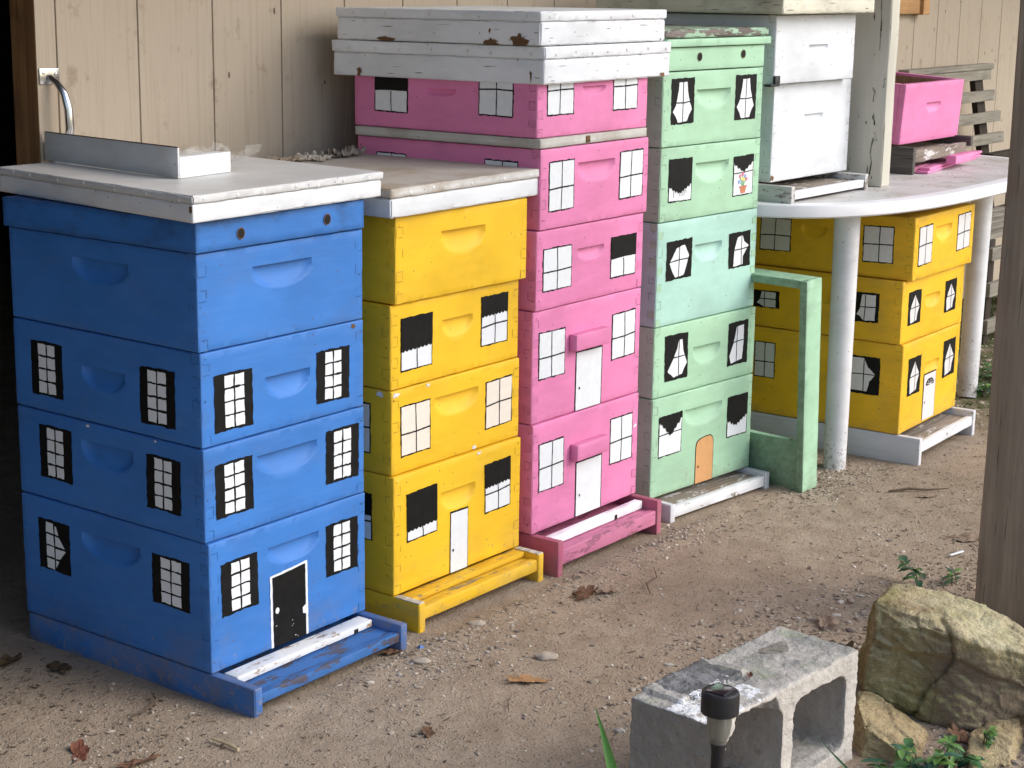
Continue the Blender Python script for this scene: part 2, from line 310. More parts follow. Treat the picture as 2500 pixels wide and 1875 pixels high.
M['lidtop2'] = paint('dusty_lid_metal', (.64, .63, .61), rough=.5, dims=(.48, .57, .03), under=(.30, .2, .11), chips=.3, dirt=.75, dirtcol=(.34, .27, .19))
M['blues2'] = paint('worn_blue_rail', tuple(x*.85 for x in BLUE), dims=(.413, .6, .055), under=(.12, .10, .10), dirt=.32, chips=.6)
M['pinkr'] = paint('dull_pink_rail', (.46, .105, .19), dims=(.413, .6, .075), under=(.25, .15, .14), dirt=.25, chips=.4, rough=.6)
M['whx2'] = plain('clean_white_strip', (.80, .81, .83), .4, var=.03)
M['grayd'] = weathered('dark_weathered_rail', (.165, .15, .13), (.05, .045, .04), 1)
M['greenfr'] = paint('mottled_green_paint', GREEN, dims=(.09, .40, .528), under=(.10, .13, .07), chips=1.0, dirt=.22, dirtcol=(.10, .13, .07), shade_side=True)
M['traym'] = paint('tray_enamel', (.84, .84, .83), rough=.6, dims=(9, 9, 9), under=(.16, .08, .04), chips=.0, dirt=.22, dirtcol=(.3, .26, .2))
M['rust'] = weathered('rust_edge', (.14, .07, .04), (.05, .03, .02), 1)
def film_mat():
    m, nt, n, p = new_mat('clear_film'); p.inputs['Base Color'].default_value = (.8, .78, .74, 1); p.inputs['Roughness'].default_value = .25
    p.inputs['Alpha'].default_value = .10; return m
M['film'] = film_mat()
M['comb'] = plain('grey_comb', (.26, .22, .18), .9, var=.5, scale=60, bmp=.004); M['comb2'] = plain('brown_comb', (.32, .25, .17), .9, var=.4, scale=60, bmp=.004); M['comb3'] = plain('pale_comb', (.50, .45, .38), .8, var=.3, scale=60, bmp=.003)
M['panel'] = plain('solar_panel_glass', (.03, .022, .03), .12, var=.5, spec=.6)
M['panel'].node_tree.nodes['Principled BSDF'].inputs['Coat Weight'].default_value = .6
def lens_mat():
    m, nt, n, p = new_mat('clear_lens'); p.inputs['Base Color'].default_value = (.34, .33, .28, 1); p.inputs['Roughness'].default_value = .3; p.inputs['Transmission Weight'].default_value = .6; p.inputs['IOR'].default_value = 1.4; return m
M['lens'] = lens_mat()
for nm, c_ in (('peb1', (.30, .24, .18)), ('peb2', (.40, .34, .27)), ('peb3', (.52, .46, .39)), ('peb4', (.17, .14, .12))): M[nm] = plain('gravel_'+nm, c_, .85, var=.25, scale=60)
for nm, c_ in (('lit1', (.11, .075, .05)), ('lit2', (.20, .14, .09)), ('lit3', (.36, .28, .18)), ('straw', (.50, .40, .25))): M[nm] = plain('litter_'+nm, c_, .8, var=.3, scale=80)
for nm, a, b in (('dl1', (.21, .115, .065), (.10, .055, .035)), ('dl2', (.34, .25, .18), (.20, .14, .10)), ('dl3', (.42, .24, .11), (.30, .16, .075)), ('dl4', (.20, .075, .045), (.12, .045, .03)), ('dl5', (.11, .07, .035), (.055, .037, .022))): M[nm] = leafmat('dead_leaf_'+nm, a, b, 40, .7, .2)
for nm, a, b in (('gl1', (.15, .27, .065), (.10, .20, .05)), ('gl2', (.075, .165, .055), (.05, .12, .045)), ('gl3', (.045, .115, .065), (.03, .08, .045)), ('gl4', (.03, .08, .05), (.02, .055, .035)), ('gblade', (.10, .26, .035), (.06, .19, .03)), ('gdark', (.05, .13, .045), (.03, .09, .03)), ('gstem', (.12, .14, .05), (.07, .06, .03)), ('mo1', (.08, .11, .035), (.05, .075, .025)), ('mo2', (.12, .125, .06), (.07, .08, .035))): M[nm] = leafmat('green_'+nm, a, b, 45, .38 if nm[0] == 'g' else .8, .45 if nm[0] == 'g' else .2)

# ------------------------------------------------------------------ mesh helpers
def rnd(a, b): return random.uniform(a, b)
class MB:
    """collects faces in metres, builds ONE mesh object"""
    def __init__(s): s.v, s.f, s.m, s.sm = [], [], [], []
    def face(s, pts, mi=0, smooth=False):
        i = len(s.v); s.v += [tuple(p) for p in pts]; s.f.append(tuple(range(i, i+len(pts)))); s.m.append(mi); s.sm.append(smooth)
    def mesh(s, v, f, mi=0, smooth=False):
        i = len(s.v); s.v += [tuple(p) for p in v]
        for q in f: s.f.append(tuple(k+i for k in q)); s.m.append(mi); s.sm.append(smooth)
    def box(s, x0, x1, y0, y1, z0, z1, mi=0, bev=.0012, jit=0.0, seed=0):
        """box with small chamfers, subdivided along its length so that edges can wander"""
        rbox(s, (x0, y0, z0), (x1-x0, y1-y0, z1-z0), r=bev, step=.035, wob=jit, mi=mi, seed=seed)
    def tube(s, pts, rad, seg=10, mi=0, cap=True):
        pts = [Vector(p) for p in pts]; n = len(pts)
        if not hasattr(rad, '__len__'): rad = [rad]*n
        rings = []; prev = None
        for i, p in enumerate(pts):
            t = (pts[min(i+1, n-1)]-pts[max(i-1, 0)]).normalized()
            a = Vector((0, 0, 1)) if abs(t.z) < .9 else Vector((1, 0, 0))
            if prev is not None: a = prev
            x = (a-t*a.dot(t)).normalized(); prev = x; y = t.cross(x)
            rings.append([p+(x*math.cos(2*math.pi*k/seg)+y*math.sin(2*math.pi*k/seg))*rad[i] for k in range(seg)])
        v = [q for r_ in rings for q in r_]; f = []
        for i in range(n-1):
            for k in range(seg): f.append((i*seg+k, i*seg+(k+1) % seg, (i+1)*seg+(k+1) % seg, (i+1)*seg+k))
        if cap: f.append(tuple(range(seg))[::-1]); f.append(tuple((n-1)*seg+k for k in range(seg)))
        s.mesh(v, f, mi, True)
    def lathe(s, prof, c=(0, 0, 0), seg=32, mi=0):
        v = []; f = []
        for r_, z in prof:
            for k in range(seg): v.append((c[0]+r_*math.cos(2*math.pi*k/seg), c[1]+r_*math.sin(2*math.pi*k/seg), c[2]+z))
        for i in range(len(prof)-1):
            for k in range(seg): f.append((i*seg+k, i*seg+(k+1) % seg, (i+1)*seg+(k+1) % seg, (i+1)*seg+k))
        s.mesh(v, f, mi, True)
    def build(s, name, mats, parent=None, loc=(0, 0, 0), rot=(0, 0, 0), fix=True, angle=35):
        me = bpy.data.meshes.new(name); me.from_pydata(s.v, [], s.f)
        if not isinstance(mats, (list, tuple)): mats = [mats]
        for m in mats: me.materials.append(m)
        me.polygons.foreach_set('material_index', s.m)
        me.polygons.foreach_set('use_smooth', s.sm)
        if fix:
            bm = bmesh.new(); bm.from_mesh(me); bmesh.ops.recalc_face_normals(bm, faces=bm.faces); bm.to_mesh(me); bm.free()
        me.update()
        if any(s.sm): me.set_sharp_from_angle(angle=R(angle))
        o = bpy.data.objects.new(name, me); C.objects.link(o); o.parent = parent
        o.location = loc; o.rotation_euler = rot
        return o
def lines(n, r, step, extra=()):
    k = max(1, round((n-2*r)/step)); base = [r+(n-2*r)*i/k for i in range(k+1)]
    if extra: base = [b for b in base if b < min(extra)-.002 or b > max(extra)+.002]
    s_ = sorted(set([0, r*.35]+base+[n-r*.35, n]+list(extra)))
    out = [s_[0]]
    for q in s_[1:]:
        if q-out[-1] > 1e-5: out.append(q)
    return out
def rbox(mb, o, dim, r=.0022, step=.012, wob=0.0, mi=0, seed=0, holds=(), shear=None):
    """rounded, slightly worn box; holds = hand-hold scoops carved in the front ('F') or left ('L') face"""
    idx = {}; V = []; Fc = []
    W_, D_, H_ = dim; r = min(r, min(dim)*.3)
    ex = {'x': set(), 'y': set(), 'z': set()}
    for h in holds:
        _, fc, a, b, vt, vb = h; a, b = min(a, b), max(a, b)
        for i in range(25): ex['x' if fc == 'F' else 'y'].add(round(a+(b-a)*i/24, 5))
        ex['z'].add(round(vt+.0007, 5))
        for i in range(13): ex['z'].add(round(vt-(vt-vb)*i/12, 5))
    gx, gy, gz = (lines(W_, r, step, sorted(ex['x'])), lines(D_, r, step, sorted(ex['y'])), lines(H_, r, step, sorted(ex['z'])))
    def depth(fc, u, v):
        for h in holds:
            if h[1] != fc: continue
            a, b = min(h[2], h[3]), max(h[2], h[3]); vt, vb = h[4], h[5]
            if v > vt+1e-5 or v < vb: continue
            t = (vt-v)/(vt-vb); half = (b-a)/2*math.sqrt(max(0, 1-t**2.6)); q = abs(u-(a+b)/2)/max(half, 1e-6)
            if q < 1: return .0125*min(1, (b-a)/.12)*(1-t**2.4)*(1-q**7)
        return 0
    sd = Vector((seed*3.1+.7, seed*1.7, seed*.9))
    def vert(x, y, z):
        k = (round(x, 5), round(y, 5), round(z, 5))
        if k in idx: return idx[k]
        c = Vector((min(max(x, r), W_-r), min(max(y, r), D_-r), min(max(z, r), H_-r)))
        p = Vector((x, y, z)); dlt = p-c; ne = sum(1 for q in dlt if abs(q) > 1e-7)
        if ne >= 2: p = c+dlt.normalized()*r
        if wob:
            nn = noise.noise(Vector((x, y, z))*26+sd)+.5*noise.noise(Vector((x, y, z))*90+sd)
            if ne >= 2: p -= dlt.normalized()*max(0, nn)*wob*1.7
            p += Vector((noise.noise(Vector((y, z, 0))*5+sd), noise.noise(Vector((x, z, 3))*5+sd), 0))*wob*.5
        if y < 1e-6: p.y += depth('F', x, z)
        if x < 1e-6: p.x += depth('L', y, z)
        V.append(tuple(p+Vector(o))); idx[k] = len(V)-1; return idx[k]
    def grid(A, B, fn):
        for i in range(len(A)-1):
            for j in range(len(B)-1):
                q = (fn(A[i], B[j]), fn(A[i+1], B[j]), fn(A[i+1], B[j+1]), fn(A[i], B[j+1]))
                if len(set(q)) == 4: Fc.append(q)
    grid(gx, gz, lambda a, b: vert(a, 0, b)); grid(gz, gx, lambda a, b: vert(b, D_, a))
    grid(gz, gy, lambda a, b: vert(0, b, a)); grid(gy, gz, lambda a, b: vert(W_, a, b))
    grid(gx, gy, lambda a, b: vert(a, b, H_)); grid(gy, gx, lambda a, b: vert(b, a, 0))
    mb.mesh(V, Fc, mi, True)

# ------------------------------------------------------------------ things and parts
def tag(o, label=None, cat=None, group=None, kind=None):
    if label: o['label'] = label
    if cat: o['category'] = cat
    if group: o['group'] = group
    if kind: o['kind'] = kind
    return o
def thing(name, label, cat, loc=(0, 0, 0), rz=0, group=None, rot=None):
    o = bpy.data.objects.new(name, None); C.objects.link(o); o.empty_display_size = .05
    o.location = loc; o.rotation_euler = rot if rot else (0, 0, rz); return tag(o, label, cat, group)

# ------------------------------------------------------------------ painted windows and doors
def S(fc, u, v, off): return (u, -off, v) if fc == 'F' else (-off, u, v)
def wobbly(pts, amp, seg=.007):
    out = []
    for i, a in enumerate(pts):
        b = pts[(i+1) % len(pts)]; d_ = math.hypot(b[0]-a[0], b[1]-a[1]); n = max(1, int(d_/seg))
        for k in range(n):
            t = k/n; out.append((a[0]+(b[0]-a[0])*t+rnd(-amp, amp), a[1]+(b[1]-a[1])*t+rnd(-amp, amp)))
    return out
class Decal:
    def __init__(s, fc, u0, v0, u1, v1):
        s.fc, s.u0, s.v0, s.u1, s.v1 = fc, u0, v0, u1, v1; s.mb = MB(); s.w = abs(u1-u0); s.h = abs(v0-v1); s.k = rnd(-.022, .022); s.k2 = rnd(-.02, .02)
    def poly(s, pts, mi, lay=0, amp=.0007):
        """pts in window coordinates: s 0..1 across as seen, t 0..1 downwards"""
        P = [(s.u0+(s.u1-s.u0)*(a+s.k2*(b-.5)), s.v0+(s.v1-s.v0)*b+s.k*(a-.5)*s.w) for a, b in pts]
        P = wobbly(P, amp)
        if s.fc == 'L': P = [(max(.001, a), b) for a, b in P]
        P = [(a, max(.0012, b)) for a, b in P]
        s.mb.face([S(s.fc, a, b, .0007+.0005*lay) for a, b in P], mi)
    def rect(s, a, b, c, d_, mi, lay=0, amp=.0007): s.poly([(a, b), (c, b), (c, d_), (a, d_)], mi, lay, amp)
    def line(s, a, b, c, d_, wd, mi, lay=2, amp=.0003):
        """a hand-drawn line of width wd metres"""
        dx, dy = (c-a)*s.w, (d_-b)*s.h; l = math.hypot(dx, dy); nx, ny = -dy/l*wd/2/s.w, dx/l*wd/2/s.h
        k = rnd(-.02, .02); mx, my = (a+c)/2+ny*0+k*(abs(dy) > abs(dx)), (b+d_)/2+k*(abs(dx) >= abs(dy))
        s.poly([(a+nx, b+ny), (mx+nx, my+ny), (c+nx, d_+ny), (c-nx, d_-ny), (mx-nx, my-ny), (a-nx, b-ny)], mi, lay, amp)
def ragged(s, base, amp, n=15, mi=0, lay=1):
    """black shade whose lower edge follows base(t) with brush strokes"""
    pts = [(1, 0), (0, 0)]
    for i in range(n+1):
        a = i/n; pts += [(a, max(.05, base(a)+(amp if i % 2 else -amp)*rnd(.4, 1)))]
    s.poly(pts, mi, lay, .0004)
PB, PW, PI, PX = 0, 1, 2, 3        # material slots: black, pane white, outline ink, extra
def panes_cross(s, cx=.5, cy=.5, lw=.0026, top=True):
    s.line(cx+rnd(-.02, .02), .01 if top else cy, cx+rnd(-.02, .02), .99, lw, PI)
    if cy: s.line(.01, cy+.01, .99, cy-.01, lw*1.2, PI)
def window(kind, fc, u0, v0, u1, v1, parent, white='wf'):
    s = Decal(fc, u0, v0, u1, v1); k = kind; ext = M[white]
    bx = .03
    if k.startswith('shut'):
        s.poly([(0, .02), (.5, .0), (1, .01), (1, 1), (.5, .985), (0, 1)], PB, 0, .0011)
        if k == 'shut':
            a0, a1 = .25+rnd(-.02, .02), .76+rnd(-.02, .02); g = .035
            for r_ in range(4):
                t0, t1 = .055+r_*.23, .055+r_*.23+.195
                for c_ in range(2):
                    x0 = a0+(a1-a0)*(c_*.5)+g*c_*.6; x1 = a0+(a1-a0)*(c_*.5+.5)-g*(1-c_)*.6
                    s.rect(x0, t0, x1, t1, PW, 1, .0009)
        else:
            for r_ in range(4):
                t0, t1 = .06+r_*.235, .06+r_*.235+.20
                s.rect(.25, t0, .49, t1, PW, 1, .0008)
            for pts in ([(.53, .10), (.57, .10), (.64, .27), (.53, .26)], [(.53, .30), (.66, .31), (.84, .50), (.53, .49)], [(.53, .54), (.86, .54), (.68, .73), (.53, .74)], [(.53, .78), (.64, .78), (.54, .93)]):
                s.poly(pts, PW, 1, .0005)
    elif k.startswith('door'):
        if k == 'doorb':
            s.poly([(0, .02), (1, -.02), (1, 1), (0, 1)], PW, 0, .0006); s.poly([(.06, .045), (.94, .015), (.94, 1), (.06, 1)], PB, 1, .0006)
            s.poly([(.84, .60), (.93, .57), (.93, .70), (.85, .68)], PW, 2, .0004)
            for _ in range(6): x, y = rnd(.1, .9), .78+rnd(-.1, .18); s.rect(x, y, x+rnd(.01, .03), y+rnd(.005, .015), PX, 2, .0003)
        elif k == 'doorarch':
            arc = [(.0, 1), (.0, .16), (.06, .06), (.2, .01), (.5, -.02), (.8, -.02), (.94, .04), (1, .14), (1, 1)]
            s.poly(arc, PI, 0, .0003); s.poly([(.03+.94*a, .02+.98*b) for a, b in arc], PX, 1, .0003)
        else:
            s.poly([(-.015, -.02), (1.015, -.02), (1.015, 1), (-.015, 1)], PI, 0, .0003); s.rect(.02, .01, .98, 1, PW, 1, .0003)
            if k == 'doorfan':
                s.poly([(.16, .26)]+[(.5-.34*math.cos(a*math.pi/10), .26-.15*math.sin(a*math.pi/10)) for a in range(11)], PI, 2, .0003)
                for a in (1, 3, 5, 7, 9): s.line(.5, .25, .5-.28*math.cos(a*math.pi/10), .25-.12*math.sin(a*math.pi/10), .0016, PW, 3)
    else:
        s.poly([(-.01, 0), (1, -.01), (1.01, 1), (0, 1.01)], PI if k[:4] in ('four', 'shad', 'ragA', 'ragB', 'ragC', 'flow') else PB, 0, .0011)
        if k == 'four' or k.startswith('shade') or k.startswith('rag') or k == 'flower':
            bw, bh = .0024/s.w, .0024/s.h
            s.rect(bw, bh, 1-bw, 1-bh, PW, 1, .0005)
        if k == 'four': panes_cross(s, .5+rnd(-.03, .03), .5+rnd(-.03, .06))
        elif k.startswith('shade'):
            fr = int(k[5:7])/100; sc_ = k.endswith('s') or k.endswith('x')
            pts = [(1, 0), (0, 0), (0, fr+.03)]
            n = 8 if sc_ else 2
            for i in range(1, n*6 if sc_ else 2):
                a = i/(n*6 if sc_ else 2); pts.append((a, fr+(.032*abs(math.sin(a*n*math.pi))+.03*(1-a) if sc_ else 0)))
            pts.append((1, fr)); s.poly(pts, PB, 2, .0003)
            s.line(.5, fr+.02, .52, .99, .0026, PI)
            if k.endswith('x'): s.line(.01, .62, .99, .58, .0032, PI)
        elif k == 'ragA':
            ragged(s, lambda a: .62+.20*(1-abs(a-.45)*2), .035, 17, PB, 2)
            for i in range(7): x = .2+.09*i; s.line(x, .55, x+.02, .80+rnd(0, .1), .0014, PB, 2)
        elif k == 'ragB':
            s.line(.48, .1, .50, .5, .0024, PI, 2); s.line(.01, .46, .99, .44, .0026, PI, 2)
            ragged(s, lambda a: .30-.16*abs(a-.5)*2+.22*(1-abs(a-.52)*2.2 if abs(a-.52) < .45 else 0), .04, 15, PB, 3)
        elif k == 'ragC': ragged(s, lambda a: .52+.22*(1-abs(a-.42)*1.6), .035, 15, PB, 2)
        elif k == 'flower':
            s.line(.01, .42, .99, .40, .0024, PI, 2)
            ragged(s, lambda a: .16+.26*(1-abs(a-.5)*2), .035, 13, PB, 3)
        else:
            shp = {'A': [(.33, .09), (.66, .08), (.70, .30), (.82, .55), (.90, .69), (.78, .82), (.70, .95), (.30, .97), (.22, .85), (.08, .72), (.20, .58), (.28, .35)],
                   'B': [(.38, .20), (.70, .14), (.88, .44), (.78, .72), (.70, .92), (.36, .96), (.22, .75), (.12, .56), (.25, .38)],
                   'C': [(.40, .14), (.62, .10), (.70, .28), (.92, .42), (.82, .52), (.66, .70), (.66, .93), (.22, .96), (.26, .5)],
                   'D': [(.60, .14), (.74, .13), (.80, .40), (.96, .68), (.82, .80), (.76, .90), (.40, .95), (.12, .80), (.35, .55), (.5, .35)],
                   'E': [(.40, .12), (.76, .09), (.78, .5), (.74, .90), (.18, .96), (.08, .78), (.26, .5), (.34, .3)],
                   'F': [(.50, .12), (.62, .25), (.84, .46), (.86, .52), (.72, .72), (.68, .90), (.20, .96), (.14, .6), (.24, .40)],
                   'H': [(.30, .07), (.86, .06), (.87, .93), (.40, .95), (.26, .82), (.12, .76), (.24, .55)],
                   'G': [(.04, .05), (.46, .05), (.60, .28), (.86, .46), (.66, .66), (.58, .93), (.04, .92)]}[k[4]]
            s.poly(shp, PW, 1, .0007)
            ys = {'A': .52, 'B': .52, 'C': .48, 'D': .50, 'E': .46, 'F': .50, 'H': .48, 'G': .48}[k[4]]
            xs = sum(q[0] for q in shp)/len(shp)
            lo = [q[0] for q in shp if q[1] < ys+.2 and q[0] < xs]; hi = [q[0] for q in shp if q[1] > ys-.2 and q[0] > xs]
            s.line(min(lo), ys+.01, max(hi), ys-.01, .0026, PB, 2); s.line(xs, .08, xs, .96, .0024, PB, 2)
    door = k.startswith('door')
    mats = [M['blk'], ext, M['ink'], M['wd'] if k != 'doorarch' else M['tan']]
    if k == 'flower':
        mats += [M['terra'], M['fgreen'], M['fpink'], M['fblue'], M['fyel']]
        s.poly([(.34, .80), (.66, .80), (.61, .95), (.39, .95)], 4, 2, .0003)
        s.rect(.31, .76, .69, .81, 4, 3, .0003)
        for x, y, c_ in ((.34, .50, 6), (.48, .46, 6), (.40, .58, 8), (.60, .52, 7), (.66, .60, 6), (.52, .60, 8), (.30, .64, 7)):
            s.line(.5, .78, x, y, .0016, 5, 2)
            s.poly([(x+.06*math.cos(a), y+.05*math.sin(a)) for a in (0, 1, 2, 3, 4, 5)], c_, 4, .0003)
    # mesh objects with their own place, so that the part can be told apart
    o = s.mb.build('painted_door' if door else 'painted_window', mats, parent, fix=False)
    if door:
        lab = {'doorb': 'black painted door with white outline', 'doorarch': 'tan painted door with a rounded top', 'doorfan': 'white painted door with a fan light'}.get(k)
        if lab: o['label'] = lab
        kn = MB(); ku, kv = {'doorb': (.16, .50), 'doorarch': (.16, .60), 'doorfan': (.14, .62)}.get(k, (.14, .62))
        s2 = Decal(fc, u0, v0, u1, v1); s2.k, s2.k2 = s.k, s.k2; rr = .0052 if k == 'doorb' else .0026
        s2.poly([(ku+rr*math.cos(a*.7)/s2.w, kv+rr*1.2*math.sin(a*.7)/s2.h) for a in range(9)], 0, 3, .0002)
        s2.mb.build('door_knob', M['wf'] if k == 'doorb' else M['ink'], o, fix=False)
    return o

# ------------------------------------------------------------------ hive boxes
def hive_box(col, key, data, items, label, group, cat='hive box', white='wf', open_top=False, mat=None, chips=(), nofinger=False, tilt=0):
    x, y, z, H, yaw = data; W_, D_ = .413, .505
    t = thing('hive_box', label, cat, (x, y, z+.0006), yaw, group, rot=(tilt, 0, yaw) if tilt else None)
    random.seed(int((x+3)*1000+z*777))
    mb = MB(); seed = x*7+z*13; holds = [h for h in items if h[0] == 'h']
    if open_top:
        T = .02
        rbox(mb, (0, 0, 0), (W_, T, H), wob=.0008, seed=seed, holds=[h for h in holds if h[1] == 'F'])
        rbox(mb, (0, D_-T, 0), (W_, T, H), wob=.0008, seed=seed+1)
        rbox(mb, (0, T, 0), (T, D_-2*T, H), wob=.0008, seed=seed+2, mi=0); rbox(mb, (W_-T, T, 0), (T, D_-2*T, H), wob=.0008, seed=seed+3)
        for a in ((T, T, W_-2*T, .001, 1), (T, D_-T-.001, W_-2*T, .001, 1)): rbox(mb, (a[0], a[1], .004), (a[2], a[3], H-.012), r=.0002, step=.1, mi=3)
        for a in (T, W_-T-.001): rbox(mb, (a, T, .004), (.001, D_-2*T, H-.012), r=.0002, step=.1, mi=3)
    else:
        rbox(mb, (0, 0, 0), (W_, D_, H-.0022), wob=.0014, seed=seed, holds=holds)
    # finger joints: end grain pads and the open seams round them
    if not nofinger:
        fh = .019; n = int(H/fh); ln = .0010
        for i in range(n):
            z0, z1 = i*H/n, (i+1)*H/n
            for fc, par in (('F', 0), ('L', 1)):
                for side in (0, 1):
                    if fc == 'L' and side: continue
                    a0 = .0025 if side == 0 else W_-.0205; a1 = a0+.018
                    if i % 2 == par:
                        if rnd(0, 1) < .75: mb.face([S(fc, a, b, rnd(.0002, .0005)) for a, b in ((a0, z0+.0015), (a1, z0+.0015), (a1, z1-.0015), (a0, z1-.0015))], 2)
                        q = a1 if side == 0 else a0
                        if rnd(0, 1) < .62:
                            e = rnd(0, .006); mb.face([S(fc, a, b, .0006) for a, b in ((q-ln/2, z0+.001+e), (q+ln/2, z0+.001+e), (q+ln/2*rnd(.5, 1), z1-.001), (q-ln/2, z1-.001))], 1)
                        for zz in (z0+.001, z1-.001):
                            if rnd(0, 1) < .45:
                                e = rnd(0, .008); mb.face([S(fc, a, b, .0006) for a, b in ((a0+e, zz-ln/2), (a1, zz-ln/2), (a1, zz+ln/2), (a0+e, zz+ln/2))], 1)
    for fc, wd in (('F', W_), ('L', D_)):      # nail heads near the corners
        for a in (.009, wd-.010):
            for b in (.018, H*.5, H-.02):
                if rnd(0, 1) < .6:
                    q = (a+rnd(-.003, .003), b+rnd(-.008, .008)); r_ = rnd(.0012, .0022); mb.face([S(fc, q[0]+r_*math.cos(k*1.05), q[1]+r_*math.sin(k*1.05), .0008) for k in range(6)], 1)
    for fc, a, b, r_, mi_ in chips:
        pts = [(a+r_*rnd(.35, 1.2)*math.cos(q*.39)*1.5, b+r_*rnd(.35, 1.2)*math.sin(q*.39)*.8) for q in range(16)]
        pts = [(min(max(p_[0], .001), W_-.001), min(max(p_[1], .001), H-.003)) for p_ in pts]
        mb.face([S(fc, p_[0], p_[1], .0009) for p_ in pts], mi_)
    base = mat or M[col+key]
    sm = col if col+'s' in M and col != 'aqua' else {'aqua': 'green'}.get(col, col)
    mb.build('box_shell', [base, M[sm+'s'], M[sm+'f'], M['rawbox'] if open_top else M['lid'], M['rawchip']], t)
    for e in items:
        if e[0] == 'h': continue
        if e[0] == 'awning':
            a = MB(); rbox(a, (e[2]-.030, -.021, e[5]+.009), (e[4]-e[2]-.004, .0208, e[3]-e[5]), wob=.0006, seed=seed+5)
            a.build('awning', M['pinkaw'], t)
        else: window(*e, t, white=white if not (e[0].startswith('door')) else ('wf' if white == 'wf' else 'wd'))
    return t

def frame_ring(name, label, cat, x, y, z, H, yaw, mat, group=None, W_=.413, D_=.505, holes=(), holemat=None, wob=.001, notch=None, notchmat=None, r=.002):
    t = thing(name, label, cat, (x, y, z+.0006), yaw, group); mb = MB()
    rbox(mb, (0, 0, 0), (W_, D_, H-.0012), r=r, wob=wob, seed=x*9+z)
    mb.build('rim', mat, t)
    for u, v in holes:
        h = MB(); n = 16; ring = [(u+.0075*math.cos(k*2*math.pi/n), v+.0085*math.sin(k*2*math.pi/n)) for k in range(n)]
        ring2 = [(u+.0092*math.cos(k*2*math.pi/n), v+.0102*math.sin(k*2*math.pi/n)) for k in range(n)]
        h.face([S('F', a, b, .0016) for a, b in ring2], 1); h.face([S('F', a, b, .0022) for a, b in ring], 0)
        h.build('vent_hole', [M['dark'], M['rawchip']], t, fix=False)
    if notch:
        h = MB(); h.box(notch[0], notch[1], -.0012, .001, notch[2], notch[3]); h.build('entrance_notch', M['rawchip'], t)
    return t

def lid(label, q, z0, z1, split, mf, mt, seed, group, chips=(), nails=8, name='hive_cover', cat='hive lid', patchy=0):
    """q: four corners (front left, front right, back right, back left); wooden rim below, folded metal cover above"""
    fl = Vector((*q[0], 0)); t = thing(name, label, cat, (q[0][0], q[0][1], z0+.0006), 0, group)
    W_ = (Vector(q[1])-Vector(q[0])).length; D_ = (Vector(q[3])-Vector(q[0])).length
    def place(mb):
        out = []
        for v in mb.v:
            a, b = v[0]/W_, v[1]/D_
            p = (Vector(q[0])*(1-a)+Vector(q[1])*a)*(1-b)+(Vector(q[3])*(1-a)+Vector(q[2])*a)*b
            out.append((p.x-q[0][0], p.y-q[0][1], v[2]))
        mb.v = out
    m1 = MB(); rbox(m1, (.0025, .0025, 0), (W_-.005, D_-.005, split-z0+.0012), r=.0032, step=.010, wob=.0042 if mf is not M['lid'] else .0026, seed=seed)
    for fc, a, b, r_, sx in chips:
        pts = [(a+r_*sx*rnd(.45, 1.15)*math.cos(k*.285), b+r_*rnd(.35, 1.1)*math.sin(k*.285)*(1 if math.sin(k*.285) > 0 else 3)) for k in range(22)]
        pts = [(min(max(p_[0], .004), (W_ if fc == 'F' else D_)-.004), min(max(p_[1], .0), split-z0)) for p_ in pts]
        m1.face([(p_[0], .0012, p_[1]) if fc == 'F' else (.0012, p_[0], p_[1]) for p_ in pts], 1)
    if mf is not M['lid']:      # dry cracks along the grain
        for i in range(17):
            fc = 'F' if i % 2 else 'L'; ln = (W_ if fc == 'F' else D_); u = rnd(.01, ln-.09) if i > 7 else (rnd(.004, .03) if i % 4 < 2 else ln-rnd(.03, .06)); v = rnd(.006, max(.008, split-z0-.006)); l = rnd(.008, .05)*(1 if i > 7 else .5); h_ = rnd(.0002, .0008); k = rnd(-.03, .03)*l
            P = [(u, v-h_*.3), (u+l*.5, v+k*.5-h_), (u+l, v+k), (u+l*.6, v+k*.5+h_), (u+l*.2, v+h_*.6)]
            m1.face([(a, .0014, b) if fc == 'F' else (.0014, a, b) for a, b in P], 2)
    place(m1); m1.build('lid_frame', [mf, M['rawchip'], M['slatd']], t)
    m2 = MB(); rbox(m2, (0, 0, split-z0+.0016), (W_, D_, z1-split-.0016), r=.0028, step=.010, wob=.0024, seed=seed+3)
    random.seed(int(seed*10)+5)
    for i in range(nails):
        for fc, ln in (('F', W_), ('L', D_)):
            u = ln*(i+.5+rnd(-.2, .2))/nails; v = (split+z1)/2-z0+rnd(-.003, .003)
            c_ = S(fc, u, v, 0); m2.mesh(*dome(c_, .0042, .0016, fc), 1, True)
    place(m2); m2.build('lid_cover', [mt, M['nail']], t)
    return t
def dome(c, r_, h, fc):
    v = []; f = []; n = 8
    for j, (rr, hh) in enumerate(((1, 0), (.7, .7), (0.15, 1))):
        for k in range(n):
            a = 2*math.pi*k/n; u, w_ = r_*rr*math.cos(a), r_*rr*math.sin(a); o = h*hh
            v.append((c[0]+u, c[1]-o, c[2]+w_) if fc == 'F' else (c[0]-o, c[1]+u, c[2]+w_))
    for j in range(2):
        for k in range(n): f.append((j*n+k, j*n+(k+1) % n, (j+1)*n+(k+1) % n, (j+1)*n+k))
    f.append(tuple(2*n+k for k in range(n))); return v, f

